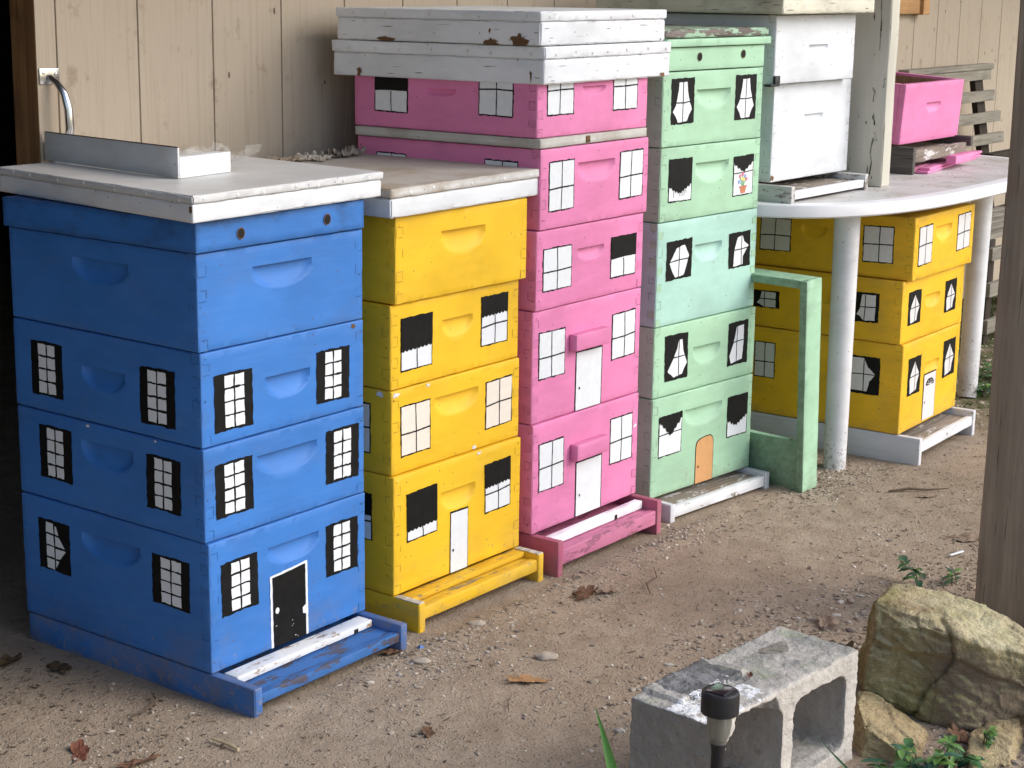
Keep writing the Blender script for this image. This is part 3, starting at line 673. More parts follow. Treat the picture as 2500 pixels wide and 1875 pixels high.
def bottom_board(label, x, y, ztop, yaw, front, mrail, mfloor, mcleat, zf0, zf1, zb=G, group='hive bottom boards on the ground', W_=.413, back=.50, cover=None, mtop=None, floor_drop=.0):
    """two side rails, a floor let in between them, a cleat across the front; front = how far it sticks out"""
    t = thing('bottom_board', label, 'bottom board', (x, y, zb), yaw, group); H = ztop-zb; T = .019
    for i, (a, b) in enumerate(((0, T), (W_-T, W_))):
        m = MB(); m.box(a, b, -front, back, -.004, H-.0008, bev=.0022, jit=.0012, seed=x+i); m.build('side_rail', mrail, t)
        if mtop:
            m = MB(); m.box(a+.001, b-.001, -front+.001, -.002, H-.0012, H+.0005, bev=.0004); m.build('worn_rail_top', mtop, t)
    m = MB(); m.box(T+.001, W_-T-.001, -front+.021, back-.004, zf0-zb, zf1-zb-.003-floor_drop, bev=.001, jit=.0006, seed=x+5); m.build('floor_board', mfloor, t)
    m = MB(); m.box(T+.0005, W_-T-.0005, -front+.003, -front+.0205, zf0-zb-.002, zf1-zb, bev=.0018, jit=.001, seed=x+7); m.build('front_cleat', mcleat, t)
    m = MB(); m.box(T+.001, W_-T-.001, back-.03, back-.012, zf1-zb, H-.002, bev=.001); m.build('back_cleat', mcleat, t)
    return t

# ------------------------------------------------------------------ the painted hives: (x, y, z, height, turn), what is painted or carved on each
BX={
('blue',0):((0.0025,-0.0051,0.0823,0.2393,0.0123),[('h','F',0.146,0.281,0.193,0.153),('h','L',0.333,0.175,0.194,0.149),('shut','F',0.028,0.196,0.119,0.096),('shut','F',0.3,0.198,0.39,0.095),('shutcurt','L',0.457,0.199,0.368,0.099),('shut','L',0.145,0.195,0.049,0.101),('doorb','F',0.15,0.142,0.249,-0.0),]),
('blue',1):((-0.0006,-0.0005,0.3216,0.1689,-0.0010),[('h','F',0.128,0.283,0.129,0.085),('h','L',0.322,0.18,0.132,0.085),('shut','F',0.026,0.136,0.117,0.036),('shut','F',0.306,0.14,0.397,0.036),('shut','L',0.441,0.143,0.349,0.04),('shut','L',0.146,0.138,0.058,0.038),]),
('blue',2):((-0.0005,0.0019,0.4905,0.1672,-0.0031),[('h','F',0.154,0.268,0.098,0.055),('h','L',0.311,0.194,0.102,0.061),('shut','F',0.03,0.124,0.122,0.02),('shut','F',0.284,0.124,0.373,0.024),('shut','L',0.454,0.132,0.365,0.028),('shut','L',0.154,0.126,0.064,0.022),]),
('blue',3):((-0.0014,0.0037,0.6577,0.1701,-0.0081),[('h','F',0.13,0.277,0.131,0.088),('h','L',0.324,0.174,0.132,0.089),]),
('yel',0):((0.4938,-0.0046,0.0884,0.2435,-0.0042),[('h','F',0.145,0.258,0.178,0.135),('shade74s','F',0.039,0.201,0.133,0.102),('shade44x','F',0.289,0.207,0.377,0.101),('doorw','F',0.176,0.129,0.233,-0.001),('shade44x','L',0.107,0.199,0.056,0.103),]),
('yel',1):((0.4952,0.0023,0.3319,0.1708,-0.0019),[('h','F',0.132,0.273,0.132,0.089),('four','F',0.027,0.135,0.118,0.033),('four','F',0.297,0.137,0.387,0.036),('four','L',0.1,0.138,0.053,0.037),]),
('yel',2):((0.4941,0.0034,0.5027,0.1674,0.0050),[('h','F',0.157,0.256,0.115,0.076),('shade58s','F',0.03,0.137,0.126,0.032),('shade36x','F',0.284,0.144,0.374,0.041),]),
('yel',3):((0.5018,-0.0028,0.6702,0.1698,-0.0122),[('h','F',0.136,0.274,0.127,0.081),]),
('pink',0):((0.9343,-0.0182,0.1078,0.2430,-0.0018),[('four','F',0.022,0.197,0.115,0.089),('four','F',0.296,0.2,0.388,0.092),('doorw','F',0.163,0.126,0.264,0.002),('awning','F',0.169,0.164,0.3,0.128),]),
('pink',1):((0.9349,-0.0121,0.3509,0.2452,-0.0093),[('four','F',0.022,0.196,0.118,0.093),('four','F',0.298,0.198,0.392,0.093),('doorw','F',0.16,0.132,0.26,0.0),('awning','F',0.163,0.168,0.297,0.132),]),
('pink',2):((0.9386,-0.0158,0.5960,0.1707,0.0032),[('h','F',0.151,0.254,0.116,0.087),('four','F',0.023,0.13,0.129,0.038),('shade52','F',0.281,0.127,0.383,0.035),]),
('pink',3):((0.9453,-0.0173,0.7668,0.1703,-0.0003),[('h','F',0.136,0.278,0.131,0.087),('four','F',0.03,0.141,0.122,0.036),('four','F',0.297,0.144,0.391,0.039),('four','L',0.145,0.14,0.056,0.041),('four','L',0.449,0.136,0.362,0.036),]),
('pink',4):((0.9393,-0.0216,0.9371,0.0208,0.0106),[]),
('pink',5):((0.9407,-0.0096,0.9579,0.1520,-0.0075),[('h','F',0.16,0.248,0.099,0.08),('h','L',0.3,0.215,0.090,0.074),('shade50','L',0.444,0.129,0.349,0.034),('four','L',0.152,0.146,0.061,0.04),('four','F',0.033,0.147,0.128,0.044),('four','F',0.276,0.153,0.372,0.043),]),
('green',0):((1.4301,-0.0053,0.0698,0.2439,-0.0923),[('h','F',0.129,0.284,0.195,0.149),('ragB','F',0.027,0.196,0.118,0.096),('ragC','F',0.307,0.198,0.393,0.094),('doorarch','F',0.178,0.115,0.253,-0.004),]),
('green',1):((1.4331,-0.0024,0.3137,0.1710,-0.0945),[('h','F',0.155,0.266,0.102,0.057),('curtD','F',0.043,0.145,0.133,0.035),('curtE','F',0.299,0.142,0.382,0.034),]),
('green',2):((1.4340,-0.0018,0.4847,0.2464,-0.0755),[('h','F',0.151,0.263,0.180,0.137),('curtB','F',0.037,0.199,0.138,0.107),('curtC','F',0.293,0.193,0.386,0.106),]),
('green',3):((1.4368,-0.0023,0.7311,0.1728,-0.0699),[('h','F',0.14,0.277,0.128,0.082),('ragA','F',0.032,0.144,0.124,0.044),('flower','F',0.298,0.133,0.384,0.037),]),
('green',4):((1.4373,-0.0011,0.9039,0.1718,-0.0695),[('h','F',0.135,0.275,0.126,0.083),('curtA','F',0.033,0.155,0.124,0.051),('curtA','F',0.295,0.154,0.384,0.048),]),
('far',0):((2.2680,-0.2520,0.1016,0.2440,0.0374),[('h','F',0.161,0.265,0.167,0.129),('h','L',0.261,0.202,0.176,0.146),('curtF','F',0.043,0.198,0.131,0.096),('curtF','F',0.293,0.206,0.382,0.103),('curtG','L',0.144,0.2,0.061,0.098),('four','L',0.43,0.202,0.367,0.102),('doorfan','F',0.16,0.135,0.246,0.007),]),
('far',1):((2.2616,-0.2434,0.3455,0.1693,0.0095),[('h','F',0.15,0.249,0.112,0.074),('h','L',0.263,0.2,0.113,0.082),('curtF','F',0.041,0.135,0.122,0.045),('curtF','F',0.283,0.134,0.361,0.046),('curtH','L',0.134,0.129,0.064,0.05),('curtH','L',0.434,0.101,0.356,0.053),]),
('far',2):((2.2791,-0.2589,0.5148,0.1678,0.0225),[('h','F',0.143,0.253,0.129,0.089),('h','L',0.323,0.247,0.120,0.089),('four','F',0.03,0.14,0.119,0.036),('four','F',0.293,0.147,0.385,0.047),('four','L',0.445,0.133,0.352,0.043),('four','L',0.142,0.137,0.056,0.04),]),
}
for nm, c_ in (('tan', (.62, .33, .14)), ('terra', (.55, .20, .10)), ('fgreen', (.20, .50, .28)), ('fpink', (.85, .25, .35)), ('fblue', (.30, .45, .80)), ('fyel', (.85, .75, .25))):
    M[nm] = plain('paint_'+nm, c_, .5, var=.08)
M['pinkaw'] = paint('awning_pink_paint', tuple(x*.97 for x in PINK), dims=(9, 9, 9), chips=0, dirt=.12)
M['nail'] = plain('painted_nail_head', (.66, .66, .64), .45, var=.1)
M['rawbox'] = weathered('bare_box_inside', (.40, .24, .14), (.22, .12, .07))

# ------------------------------------------------------------------ ground
def hgt(x, y):
    a = noise.noise(Vector((x*1.1, y*1.1, 0)))*.006+noise.noise(Vector((x*5, y*5, 2)))*.0035+noise.noise(Vector((x*19, y*19, 5)))*.0018
    # dirt banked a little against the front of the bottom boards
    b = math.exp(-((y+.135+.03*noise.noise(Vector((x*7, 0, 9))))/.022)**2)*(.0045+.005*noise.noise(Vector((x*14, y*14, 3)))) if -.1 < x < 2.0 else 0
    return G+a*(.55 if y > -.35 else 1)-.001+b
def axis(lo, hi, st, far):
    o = []; v = lo
    while v < hi+1e-6: o.append(v); v += st
    s_ = st
    while o[-1] < far: s_ *= 1.5; o.append(o[-1]+s_)
    s_ = st
    while o[0] > -far: s_ *= 1.5; o.insert(0, o[0]-s_)
    return o
def ground():
    X, Y = axis(-1.4, 5.4, .022, 400), axis(-1.7, 1.1, .022, 400); mb = MB()
    v = [(x, y, hgt(x, y) if abs(x) < 9 and abs(y) < 6 else G) for y in Y for x in X]; n = len(X)
    f = [(j*n+i, j*n+i+1, (j+1)*n+i+1, (j+1)*n+i) for j in range(len(Y)-1) for i in range(n-1)]
    mb.mesh(v, f, 0, True); tag(mb.build('ground', M['ground'], angle=180), kind='structure')
ground()

# ------------------------------------------------------------------ the barn: siding wall, doorway, porch roof
barn = thing('barn', 'tan barn wall of vertical grooved boards with a dark open doorway', 'barn', (0.155, .6, G))
def siding(x0, x1, z1, name='siding', lab=None):
    """grooved panel in the plane y = .6; x in world metres"""
    mb = MB(); xs = []; g = .204
    while g-.206 > x0: g -= .206
    pr = [(x0, 0)]
    while g < x1:
        if g > x0+.012 and g < x1-.012: pr += [(g-.0022, 0), (g-.0015, .004), (g+.0015, .004), (g+.0022, 0)]
        g += .206
    pr += [(x1, 0)]
    zs = [0, .6, 1.2, 1.8, z1]
    for i in range(len(pr)-1):
        for j in range(4):
            a, b = pr[i], pr[i+1]; mb.face([(a[0]-.155, a[1], zs[j]), (b[0]-.155, b[1], zs[j]), (b[0]-.155, b[1], zs[j+1]), (a[0]-.155, a[1], zs[j+1])])
    mb.box(x0-.155+.001, x1-.155-.001, .010, .030, .001, z1-.001)
    o = mb.build(name, M['siding'], barn, fix=False)
    if lab: o['label'] = lab
    return o
siding(.155, 9.0, 2.35)
siding(-8.0, -1.7, 2.35)
m = MB(); m.box(-.0005, .018, .031, .075, 0, 2.35, jit=.001); m.box(-.001, .004, .0015, .0305, 0, 2.35); m.build('door_edge', M['dooredge'], barn)
m = MB()                                                            # inside of the barn
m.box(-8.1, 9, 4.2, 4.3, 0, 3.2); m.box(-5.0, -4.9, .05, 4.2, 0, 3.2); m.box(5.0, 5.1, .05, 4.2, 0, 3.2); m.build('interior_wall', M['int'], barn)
m = MB(); m.box(-8.2, 9.2, .031, 4.4, 2.36, 2.46); m.box(-1.86, .02, -.001, .0305, 2.05, 2.352); m.build('loft_floor', M['int'], barn)
m = MB(); v = []
for x in (-8.2, 9.2):
    v += [(x, .03, 2.352), (x, -1.18, 2.17), (x, -1.18, 2.22), (x, .03, 2.40)]
m.mesh(v, [(0, 1, 2, 3), (7, 6, 5, 4), (0, 4, 5, 1), (1, 5, 6, 2), (2, 6, 7, 3), (3, 7, 4, 0)]); m.build('porch_roof', M['roof'], barn)
for x in [-7+.61*i for i in range(26)]:
    m = MB(); m.mesh([(x, .028, 2.26), (x+.04, .028, 2.26), (x+.04, -1.16, 2.09), (x, -1.16, 2.09), (x, .028, 2.351), (x+.04, .028, 2.351), (x+.04, -1.16, 2.172), (x, -1.16, 2.172)],
                     [(0, 1, 2, 3), (7, 6, 5, 4), (0, 4, 5, 1), (1, 5, 6, 2), (2, 6, 7, 3), (3, 7, 4, 0)]); m.build('rafter', M['roof'], barn)
# pull handle: plate with two lobes and a bowed strap
hd = MB(); hd.box(.003, .050, -.004, -.0003, 1.047, 1.077, bev=.0012)
hd.build('handle_plate', M['chrome'], barn)
hp = MB(); pts = [(.025, -.006, 1.060), (.030, -.020, 1.050), (.034, -.036, 1.030), (.037, -.043, 1.000), (.038, -.044, .965), (.036, -.040, .935), (.033, -.028, .912), (.030, -.010, .900)]
hp.tube(pts, [.006, .0065, .0075, .0085, .0088, .0085, .007, .006], 12); hpo = hp.build('pull_handle', M['chrome'], barn)
for a, b in ((.012, 1.068), (.041, 1.066), (.036, 1.056)):
    s_ = MB(); s_.lathe([(0, .002), (.0026, .0016), (.003, 0)], seg=10); q = s_.build('screw', M['chrome'], barn, loc=(a, -.0045, b), rot=(R(90), 0, 0))
# clutter inside the dark doorway
sh = thing('shelf', 'rough wooden shelf unit standing in the dark inside the doorway', 'shelf', (-.55, 2.6, G))
for z in (.35, .78, 1.15):
    m = MB(); m.box(0, 1.6, 0, .35, z, z+.03); m.build('shelf_board', M['grayx'], sh)
for x in (0, 1.56):
    m = MB(); m.box(x, x+.04, .01, .34, 0, 1.5); m.build('upright', M['slatd'], sh)
random.seed(4)
for i, (x, z, w_, h_, lab, c_) in enumerate(((.15, .385, .30, .22, 'dim brown carton on the bottom shelf board inside the barn', (.12, .07, .035)), (.62, .385, .26, .16, 'low dim grey crate on the bottom shelf board inside the barn', (.08, .08, .075)), (.30, .815, .34, .20, 'dim reddish crate on the middle shelf board inside the barn', (.12, .04, .03)))):
    c = thing('storage_crate', lab, 'crate', (-.55+x, 2.65, G+z+.001)); m = MB(); mt_ = plain('crate_'+str(i), c_, .8)
    for a in range(3): m.box(0, w_, 0, .012, a*h_/3+.004, (a+1)*h_/3-.006); m.box(0, w_, .24, .252, a*h_/3+.004, (a+1)*h_/3-.006)
    m.box(.001, .012, .012, .24, 0.003, h_-.006); m.box(w_-.012, w_-.001, .012, .24, .003, h_-.006); m.box(.012, w_-.012, .012, .24, 0.0, .01)
    m.build('slats', mt_, c)
ob = thing('wall_board', 'short orange pine board nailed high on the tan wall above the pink box', 'board', (3.55, .57, 1.170))
m = MB(); m.box(0, .545, 0, .0285, 0, .14, jit=.0008); m.build('board', M['orange'], ob)
m = MB(); m.box(.5455, .60, -.012, .0285, -.004, .14, jit=.0008); m.build('end_block', M['orange'], ob)

# ------------------------------------------------------------------ stacks of hive boxes
LB = {
('blue', 0): 'deep blue box with black painted door, lowest box of the blue stack',
('blue', 1): 'blue box with shuttered windows, resting directly on the box with the black door',
('blue', 2): 'blue box with shuttered windows, directly under the plain blue box',
('blue', 3): 'plain blue box without windows, topmost box of the blue stack',
('yel', 0): 'yellow box with a narrow white painted door, lowest of the yellow stack beside the blue',
('yel', 1): 'yellow box with two cream four pane windows and chipped upper edge',
('yel', 2): 'yellow box with scalloped black window shades, directly under the plain yellow box',
('yel', 3): 'plain bright yellow box without windows, right under its white lid',
('pink', 0): 'pink box with bright white door and awning, lowest of the tall pink stack',
('pink', 1): 'pink box with cream door and awning, second from the ground in the pink stack',
('pink', 2): 'pink box with one black window shade at right, above the two boxes with doors',
('pink', 3): 'pink box with two four pane windows, just below the thin whitish spacer',
('pink', 5): 'topmost pink box, its windows half covered by the white lids',
('green', 0): 'green box with tan arched door, lowest of the green stack',
('green', 1): 'green box with curtained windows, standing on the box with the tan door',
('green', 2): 'deep pale aqua box in the middle of the green stack',
('green', 3): 'green box with a flower pot painted in its right window',
('green', 4): 'topmost green window box with two matching tied back curtains',
('far', 0): 'ochre yellow box with white fan light door, lowest of the stack under the table',
('far', 1): 'ochre yellow box with small curtained windows, middle of the stack under the table',
('far', 2): 'ochre yellow box with four pane windows, just beneath the round edged table top'}
GR = {'blue': 'stacked blue hive boxes painted like a house', 'yel': 'stacked yellow hive boxes beside the blue ones', 'pink': 'stacked pink hive boxes', 'green': 'stacked green hive boxes', 'far': 'stacked yellow hive boxes under the table'}
CH = {('blue', 1): [('L', .30, .160, .004, 3), ('L', .12, .163, .003, 3)], ('blue', 2): [('F', .385, .157, .006, 4), ('L', .42, .010, .003, 3)],
      ('yel', 1): [('F', .012, .160, .008, 3), ('F', .11, .164, .005, 3), ('F', .26, .006, .006, 3), ('L', .03, .160, .009, 3)], ('yel', 0): [('F', .27, .236, .006, 3)],
      ('pink', 0): [('F', .400, .165, .006, 3)]}
MK = {('green', 2): 'aquad'}
for (st, k), (dt, items) in BX.items():
    if (st, k) == ('pink', 4): continue
    key = 'd' if dt[3] > .2 else 'm'
    mt_ = M['far'] if st == 'far' else M.get(MK.get((st, k), ''), None)
    hive_box({'far': 'yel'}.get(st, st), key, dt, items, LB[(st, k)], GR[st], mat=mt_, chips=CH.get((st, k), ()), white='wc' if (st, k) == ('yel', 1) else ('wd' if st == 'far' else 'wf'))
dt = BX[('pink', 4)][0]
frame_ring('hive_spacer', 'thin dirty white spacer frame between the two uppermost pink boxes', 'spacer', dt[0]-.001, dt[1]+.001, dt[2], dt[3], dt[4], M['why2'] if 'why2' in M else M['lidold'], notch=(.168, .184, .002, .017))
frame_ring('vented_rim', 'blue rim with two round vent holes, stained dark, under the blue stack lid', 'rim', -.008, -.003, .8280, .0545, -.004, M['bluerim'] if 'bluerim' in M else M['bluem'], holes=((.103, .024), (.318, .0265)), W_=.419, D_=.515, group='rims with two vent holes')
frame_ring('vented_rim', 'green rim with two round vent holes on top of the green stack', 'rim', 1.4385, -.001, 1.0762, .0535, -.070, M['greenm'], holes=((.139, .030), (.320, .032)), group='rims with two vent holes')
frame_ring('inner_cover', 'thin green cover board overhanging the rim of the green stack', 'cover', 1.4345, -.010, 1.1302, .019, -.068, M['greenm'], W_=.432, D_=.51)
frame_ring('cover_board', 'weathered grey green board with flaking paint, very top of the green stack', 'cover', 1.432, -.006, 1.1498, .021, -.062, M['flake'] if 'flake' in M else M['grayx'], W_=.432, D_=.50, wob=.004, r=.004)

lid('broad white lid on the blue stack with a chipped front corner', ((-.036, -.028), (.455, -.014), (.500, .556), (.028, .572)), .8832, .9290, .9135, M['lid'], M['lidtop'], 1.3, 'white hive lids',
    chips=(('L', .006, .026, .006, 1.2),), nails=7)
lid('white lid on the yellow stack beside the blue one', ((.464, -.024), (.949, -.014), (.982, .540), (.498, .530)), .8405, .8960, .8760, M['lid'], M['lidtop2'] if 'lidtop2' in M else M['lidtop'], 2.1, 'white hive lids', nails=5)
lid('lower of the two flaking white lids on the pink stack, row of nail heads', ((.940, -.022), (1.428, -.018), (1.430, .540), (.921, .537)), 1.1280-.0, 1.1445, 1.1280, M['lidold'], M['lidoldtop'], 3.7, 'white hive lids') if 0 else None
lid('lower of the two flaking white lids on the pink stack, row of nail heads', ((.9345, -.031), (1.428, -.026), (1.430, .540), (.914, .537)), 1.068, 1.1445, 1.1175, M['lidold'], M['lidoldtop'], 3.7, 'white hive lids',
    chips=(('L', .49, .012, .009, .8), ('F', .46, .006, .004, 3), ('L', .035, .022, .006, .6)), nails=7)
lid('upper of the two flaking white lids on the pink stack, bare brown patches', ((.922, -.029), (1.408, -.024), (1.415, .520), (.914, .524)), 1.1465, 1.2150, 1.1930, M['lidold'], M['lidoldtop'], 5.2, 'white hive lids',
    chips=(('L', .405, .004, .007, 4.2), ('L', .125, .005, .009, 2.2), ('L', .055, .010, .014, 1.9), ('L', .13, .030, .003, 1)), nails=5)

bottom_board('blue bottom board with worn wooden landing strip', .0025, -.0051, .0815, .0123, .105, M['blues2'] if 'blues2' in M else M['blued'], M['bluex'], M['bluex'], .050, .066)
bottom_board('yellow bottom board with bare whitish front strip', .4938, -.0046, .0878, -.0042, .066, M['yeld'], M['yelx'], M['yeld'], .052, .076, mtop=M['yelw'])
bottom_board('faded dark pink bottom board with white reducer lying on it', .9343, -.0182, .1070, -.0018, .072, M['pinkr'] if 'pinkr' in M else M['pinkd'], M['pinkx'], M['pinkx'], .052, .083)
bottom_board('white bottom board of the green stack, landing strip worn to grey wood', 1.4301, -.0053, .0695, -.0923, .064, M['why'], M['grayx'], M['whx'], .036, .060)
bottom_board('grey white bottom board with peeling landing strip, under the yellow stack beneath the table', 2.2680, -.2520, .1008, .0374, .062, M['why'], M['grayx'], M['whx'], .060, .084)
# dark gaps behind the entrances: floors lie lower than the boxes, the boxes are hollow above them
def strip(name, label, cat, x0, x1, y0, y1, z0, z1, mat, rz=0, jit=.0015, bites=()):
    t = thing(name, label, cat, (x0, y0, z0), rz); m = MB()
    m.box(0, x1-x0, 0, y1-y0, 0, z1-z0, bev=.0016, jit=jit, seed=x0*3)
    m.build('bar', mat, t)
    for a, b in bites:
        q = MB(); q.box(a, b, -.0008, .004, -.0003, (z1-z0)*.62, bev=.0008); q.build('entrance_notch', M['dark'], t)
    return t
strip('entrance_reducer', 'worn white wooden entrance strip lying on the blue bottom board', 'entrance strip', .026, .389, -.046, -.012, .0665, .0800, M['redx'], R(.9), bites=((.31, .322),))
strip('entrance_reducer', 'clean white entrance strip lying on the pink bottom board', 'entrance strip', .960, 1.322, -.055, -.034, .0835, .1020, M['whx2'] if 'whx2' in M else M['wf'], R(.2), bites=((.245, .256),))
q = thing('entrance_strip', 'worn yellow strip closing the entrance of the yellow bottom board', 'entrance strip', (.515, -.036, .0765), 0); m = MB(); m.box(0, .37, 0, .030, 0, .0105, jit=.001); m.build('bar', M['yelx'], q)

# ------------------------------------------------------------------ on the lids
tr = thing('metal_tray', 'long white L shaped metal strip with rusty edge lying on the blue stack lid', 'tray', (.115, .170, .9305), R(-6.0))
m = MB(); rbox(m, (0, 0, 0), (.004, .425, .054), r=.0006, step=.03, wob=.0002, seed=2); m.build('long_side', M['lidtop'], tr)
m = MB(); m.box(.0005, .0030, .002, .423, .0541, .0558, jit=.0006); m.build('rusty_edge', M['rust'], tr)
m = MB(); rbox(m, (.0042, -.0012, 0), (.138, .004, .037), r=.0006, step=.03, wob=.0002, seed=3); m.box(.0040, .138, .0026, .030, .034, .0368); m.build('short_side', M['lid'], tr, rot=(0, 0, R(12)))
m = MB(); rbox(m, (.0042, .4213, 0), (.10, .004, .040), r=.0006, step=.03, wob=.0002, seed=3); m.build('short_side', M['lid'], tr)
def scrap(name, label, cat, x, y, z, sx, sy, sz, mat, seed, n=9, rz=0.0):
    mb = MB(); random.seed(seed); V = []
    for j in range(n+1):
        for i in range(n+1):
            u, v = i/n-.5, j/n-.5; w_ = 1+.35*noise.noise(Vector((u*6+seed, v*6, 1)))
            V.append((u*sx*w_, v*sy*w_, .002+sz*abs(noise.noise(Vector((u*4+seed, v*4, 0)))+.6*noise.noise(Vector((u*13, v*13+seed, 0))))*1.6))
    mb.mesh(V, [(j*(n+1)+i, j*(n+1)+i+1, (j+1)*(n+1)+i+1, (j+1)*(n+1)+i) for j in range(n) for i in range(n) if random.random() > .08], 0, False)
    return tag(mb.build(name, mat, None, (x, y, z), (0, 0, rz), fix=False), label, cat)
scrap('plastic_wrap', 'crumpled clear plastic wrap behind the metal strip on the blue stack lid', 'plastic wrap', .36, .36, .929, .24, .13, .022, M['film'], 5, 14, .4)
scrap('comb_scrap', 'grey brown crumbled comb at the right back of the yellow stack lid', 'comb scrap', .86, .46, .896, .10, .06, .016, M['comb'], 8, 20, .2)
scrap('comb_scrap', 'pale brown comb crumbs behind the plastic wrap, nearer the blue stack', 'comb scrap', .66, .47, .896, .13, .05, .009, M['comb2'], 11, 18, -.2)
scrap('comb_scrap', 'whitish flat comb shred between the brown crumbs and the grey comb', 'comb scrap', .765, .455, .896, .09, .07, .010, M['comb3'], 14, 18, .5)

# ------------------------------------------------------------------ plastic table and what stands on it
tb = thing('patio_table', 'white oval plastic patio table with round legs standing over the yellow stack', 'table', (2.655, .135, G))
def supere(a, b, n, e=2.9, w_=0): return [(a*math.copysign(abs(math.cos(t))**(2/e), math.cos(t)), b*math.copysign(abs(math.sin(t))**(2/e), math.sin(t))) for t in (2*math.pi*k/n for k in range(n))]
m = MB(); n = 128; prof = [(0, -.033), (.0, -.006), (.003, -.001), (.008, 0.0)]; rings = []
for ins, dz in [(.030, -.030), (.004, -.034), (0, -.030), (0, -.007), (.002, -.002), (.008, 0), (.035, .0004)]:
    rings.append([(x_*(1-ins/.81), y_*(1-ins/.43), .712+dz) for x_, y_ in supere(.815, .440, n)])
vv = [p_ for r_ in rings for p_ in r_]; ff = []
for i in range(len(rings)-1):
    for k in range(n): ff.append((i*n+k, i*n+(k+1) % n, (i+1)*n+(k+1) % n, (i+1)*n+k))
ff.append(tuple(k for k in range(n))[::-1])
m.mesh(vv, ff, 0, True); m.mesh([(p_[0], p_[1], p_[2]) for p_ in rings[-1]], [tuple(range(n))], 1)
m.build('table_top', [M['plastic'], M['ptop']], tb)
for x, y, tx, ty in ((2.112, -.149, .004, .004), (3.112, -.098, .085, .03), (2.10, .40, 0, 0), (3.15, .42, .03, 0)):
    m = MB(); m.tube([(x-2.655, y-.135, -.002), (x-2.655+tx*.1, y-.135+ty*.1, .03), (x-2.655+tx*.5, y-.135+ty*.5, .35), (x-2.655+tx*.97, y-.135+ty*.97, .66), (x-2.655+tx, y-.135+ty, .681)], [.0295, .0295, .0315, .033, .034], 28)
    m.build('leg', M['leg'], tb)

TZ = .7405
wbb = bottom_board('weathered grey white bottom board on the table, under the two white boxes', 1.905, -.030, .783, -.02, .064, M['grayy'], M['grayx'], M['whx'], .750, .768, zb=TZ, group='bottom boards on the table')
WH = 'white hive boxes on the table'
hive_box('white', 'd', (1.935, -.016, .7835, .2460, -.016), [('h', 'F', .162, .262, .162, .130)], 'deep white box standing on the table, lower of the two white ones', WH, mat=M['whited'], chips=(('F', .005, .010, .010, 4),))
hive_box('white', 'm', (1.890, -.038, 1.0305, .1690, -.022), [('h', 'F', .169, .268, .092, .065)], 'white box under the cream lid, upper of the two white ones', WH, mat=M['whitem'])
lid('cream peeling lid at the top of the white boxes, cut off by the photo edge', ((1.848, -.078), (2.322, -.092), (2.350, .470), (1.870, .484)), 1.2005, 1.262, 1.236, M['cream'], M['cream'], 7.7, 'cream lid')
sp = thing('black_clip', 'small black plastic clip wedged between the two white boxes', 'clip', (1.868, -.030, 1.026)); m = MB()
m.box(0, .045, -.012, .006, 0, .006); m.box(.018, .044, -.013, -.006, .006, .026, jit=.003); m.build('clip_body', M['black'], sp)
ps = thing('porch_post', 'cream painted post with cracked grey side, standing on the table', 'post', (2.384, -.108, TZ)); m = MB()
m.box(0, .052, 0, .15, 0, 1.36, bev=.003, jit=.004, seed=3)
random.seed(31)
yy = .040; z0 = .02
while z0 < 1.33:      # a long wandering crack along the grey side, with short flakes beside it
    l = rnd(.012, .040); y2 = min(.06, max(.026, yy+rnd(-.006, .006))); w_ = rnd(.0005, .0021)
    if rnd(0, 1) < .8: m.face([(-.0018, yy-w_, z0), (-.0018, yy+w_, z0), (-.0018, y2+w_*.6, z0+l+.002), (-.0018, y2-w_*.6, z0+l+.002)], 1)
    if rnd(0, 1) < .35:
        ya = y2+rnd(-.012, .03); m.face([(-.0018, ya, z0), (-.0018, ya+rnd(.001, .003), z0+l*.3), (-.0018, ya+.001, z0+l*.8), (-.0018, ya-.001, z0+l*.5)], 1)
    yy = y2; z0 += l
m.build('post_body', [M['postw'], M['slatd']], ps, fix=False)
bb = thing('bottom_board', 'dark grey weathered bottom board on the table, under the open pink box', 'bottom board', (2.736, .006, TZ), 0, 'bottom boards on the table')
m = MB(); m.box(0, .019, -.045, .50, -.0002, .0775, bev=.0022, jit=.0016, seed=5); m.build('side_rail', M['grayd'], bb)
m = MB(); m.box(.394, .413, -.052, .50, .056, .0865, bev=.0022, jit=.0016, seed=6); m.build('side_rail', M['grayd'], bb)
m = MB(); m.box(.020, .393, -.022, .496, .036, .060, bev=.001, jit=.001, seed=7); m.build('floor_board', M['grayx'], bb)
m = MB(); m.box(.0195, .3935, -.040, -.0225, .034, .068, bev=.0018, jit=.0016, seed=8); m.build('front_cleat', M['grayx'], bb)
m = MB(); m.box(.020, .393, .47, .49, .0, .0355, bev=.001); m.build('back_cleat', M['grayx'], bb)
hive_box('pink', 'm', (2.735, .006, .8225, .172, 0), [('h', 'F', .157, .257, .113, .085)], 'open topped bright pink box standing on the table', None, open_top=True, nofinger=True, tilt=R(3.6))
q = thing('wood_shim', 'grey wooden shim lifting the back of the open pink box', 'shim', (2.750, .440, .8185)); m = MB(); m.box(0, .38, 0, .03, 0, .0300); m.build('bar', M['grayx'], q)
ta = Vector((2.80, -.075)); an = math.atan2(.070, .60)
LD = R(8.4)
q = thing('pink_strip', 'lower pink painted lath lying flat on the table in front of the grey bottom board', 'lath', (2.782, -.066, TZ+.001), LD); m = MB(); m.box(0, .62, 0, .034, 0, .0075, jit=.0012); m.build('lath', M['pinkm'], q)
q = thing('pink_strip', 'upper pink lath stacked on another pink lath, sticking out to the right', 'lath', (2.800, -.063, TZ+.0090), LD+R(.6)); m = MB(); m.box(0, .64, 0, .030, 0, .0075, jit=.0012); m.build('lath', M['pinkm'], q)
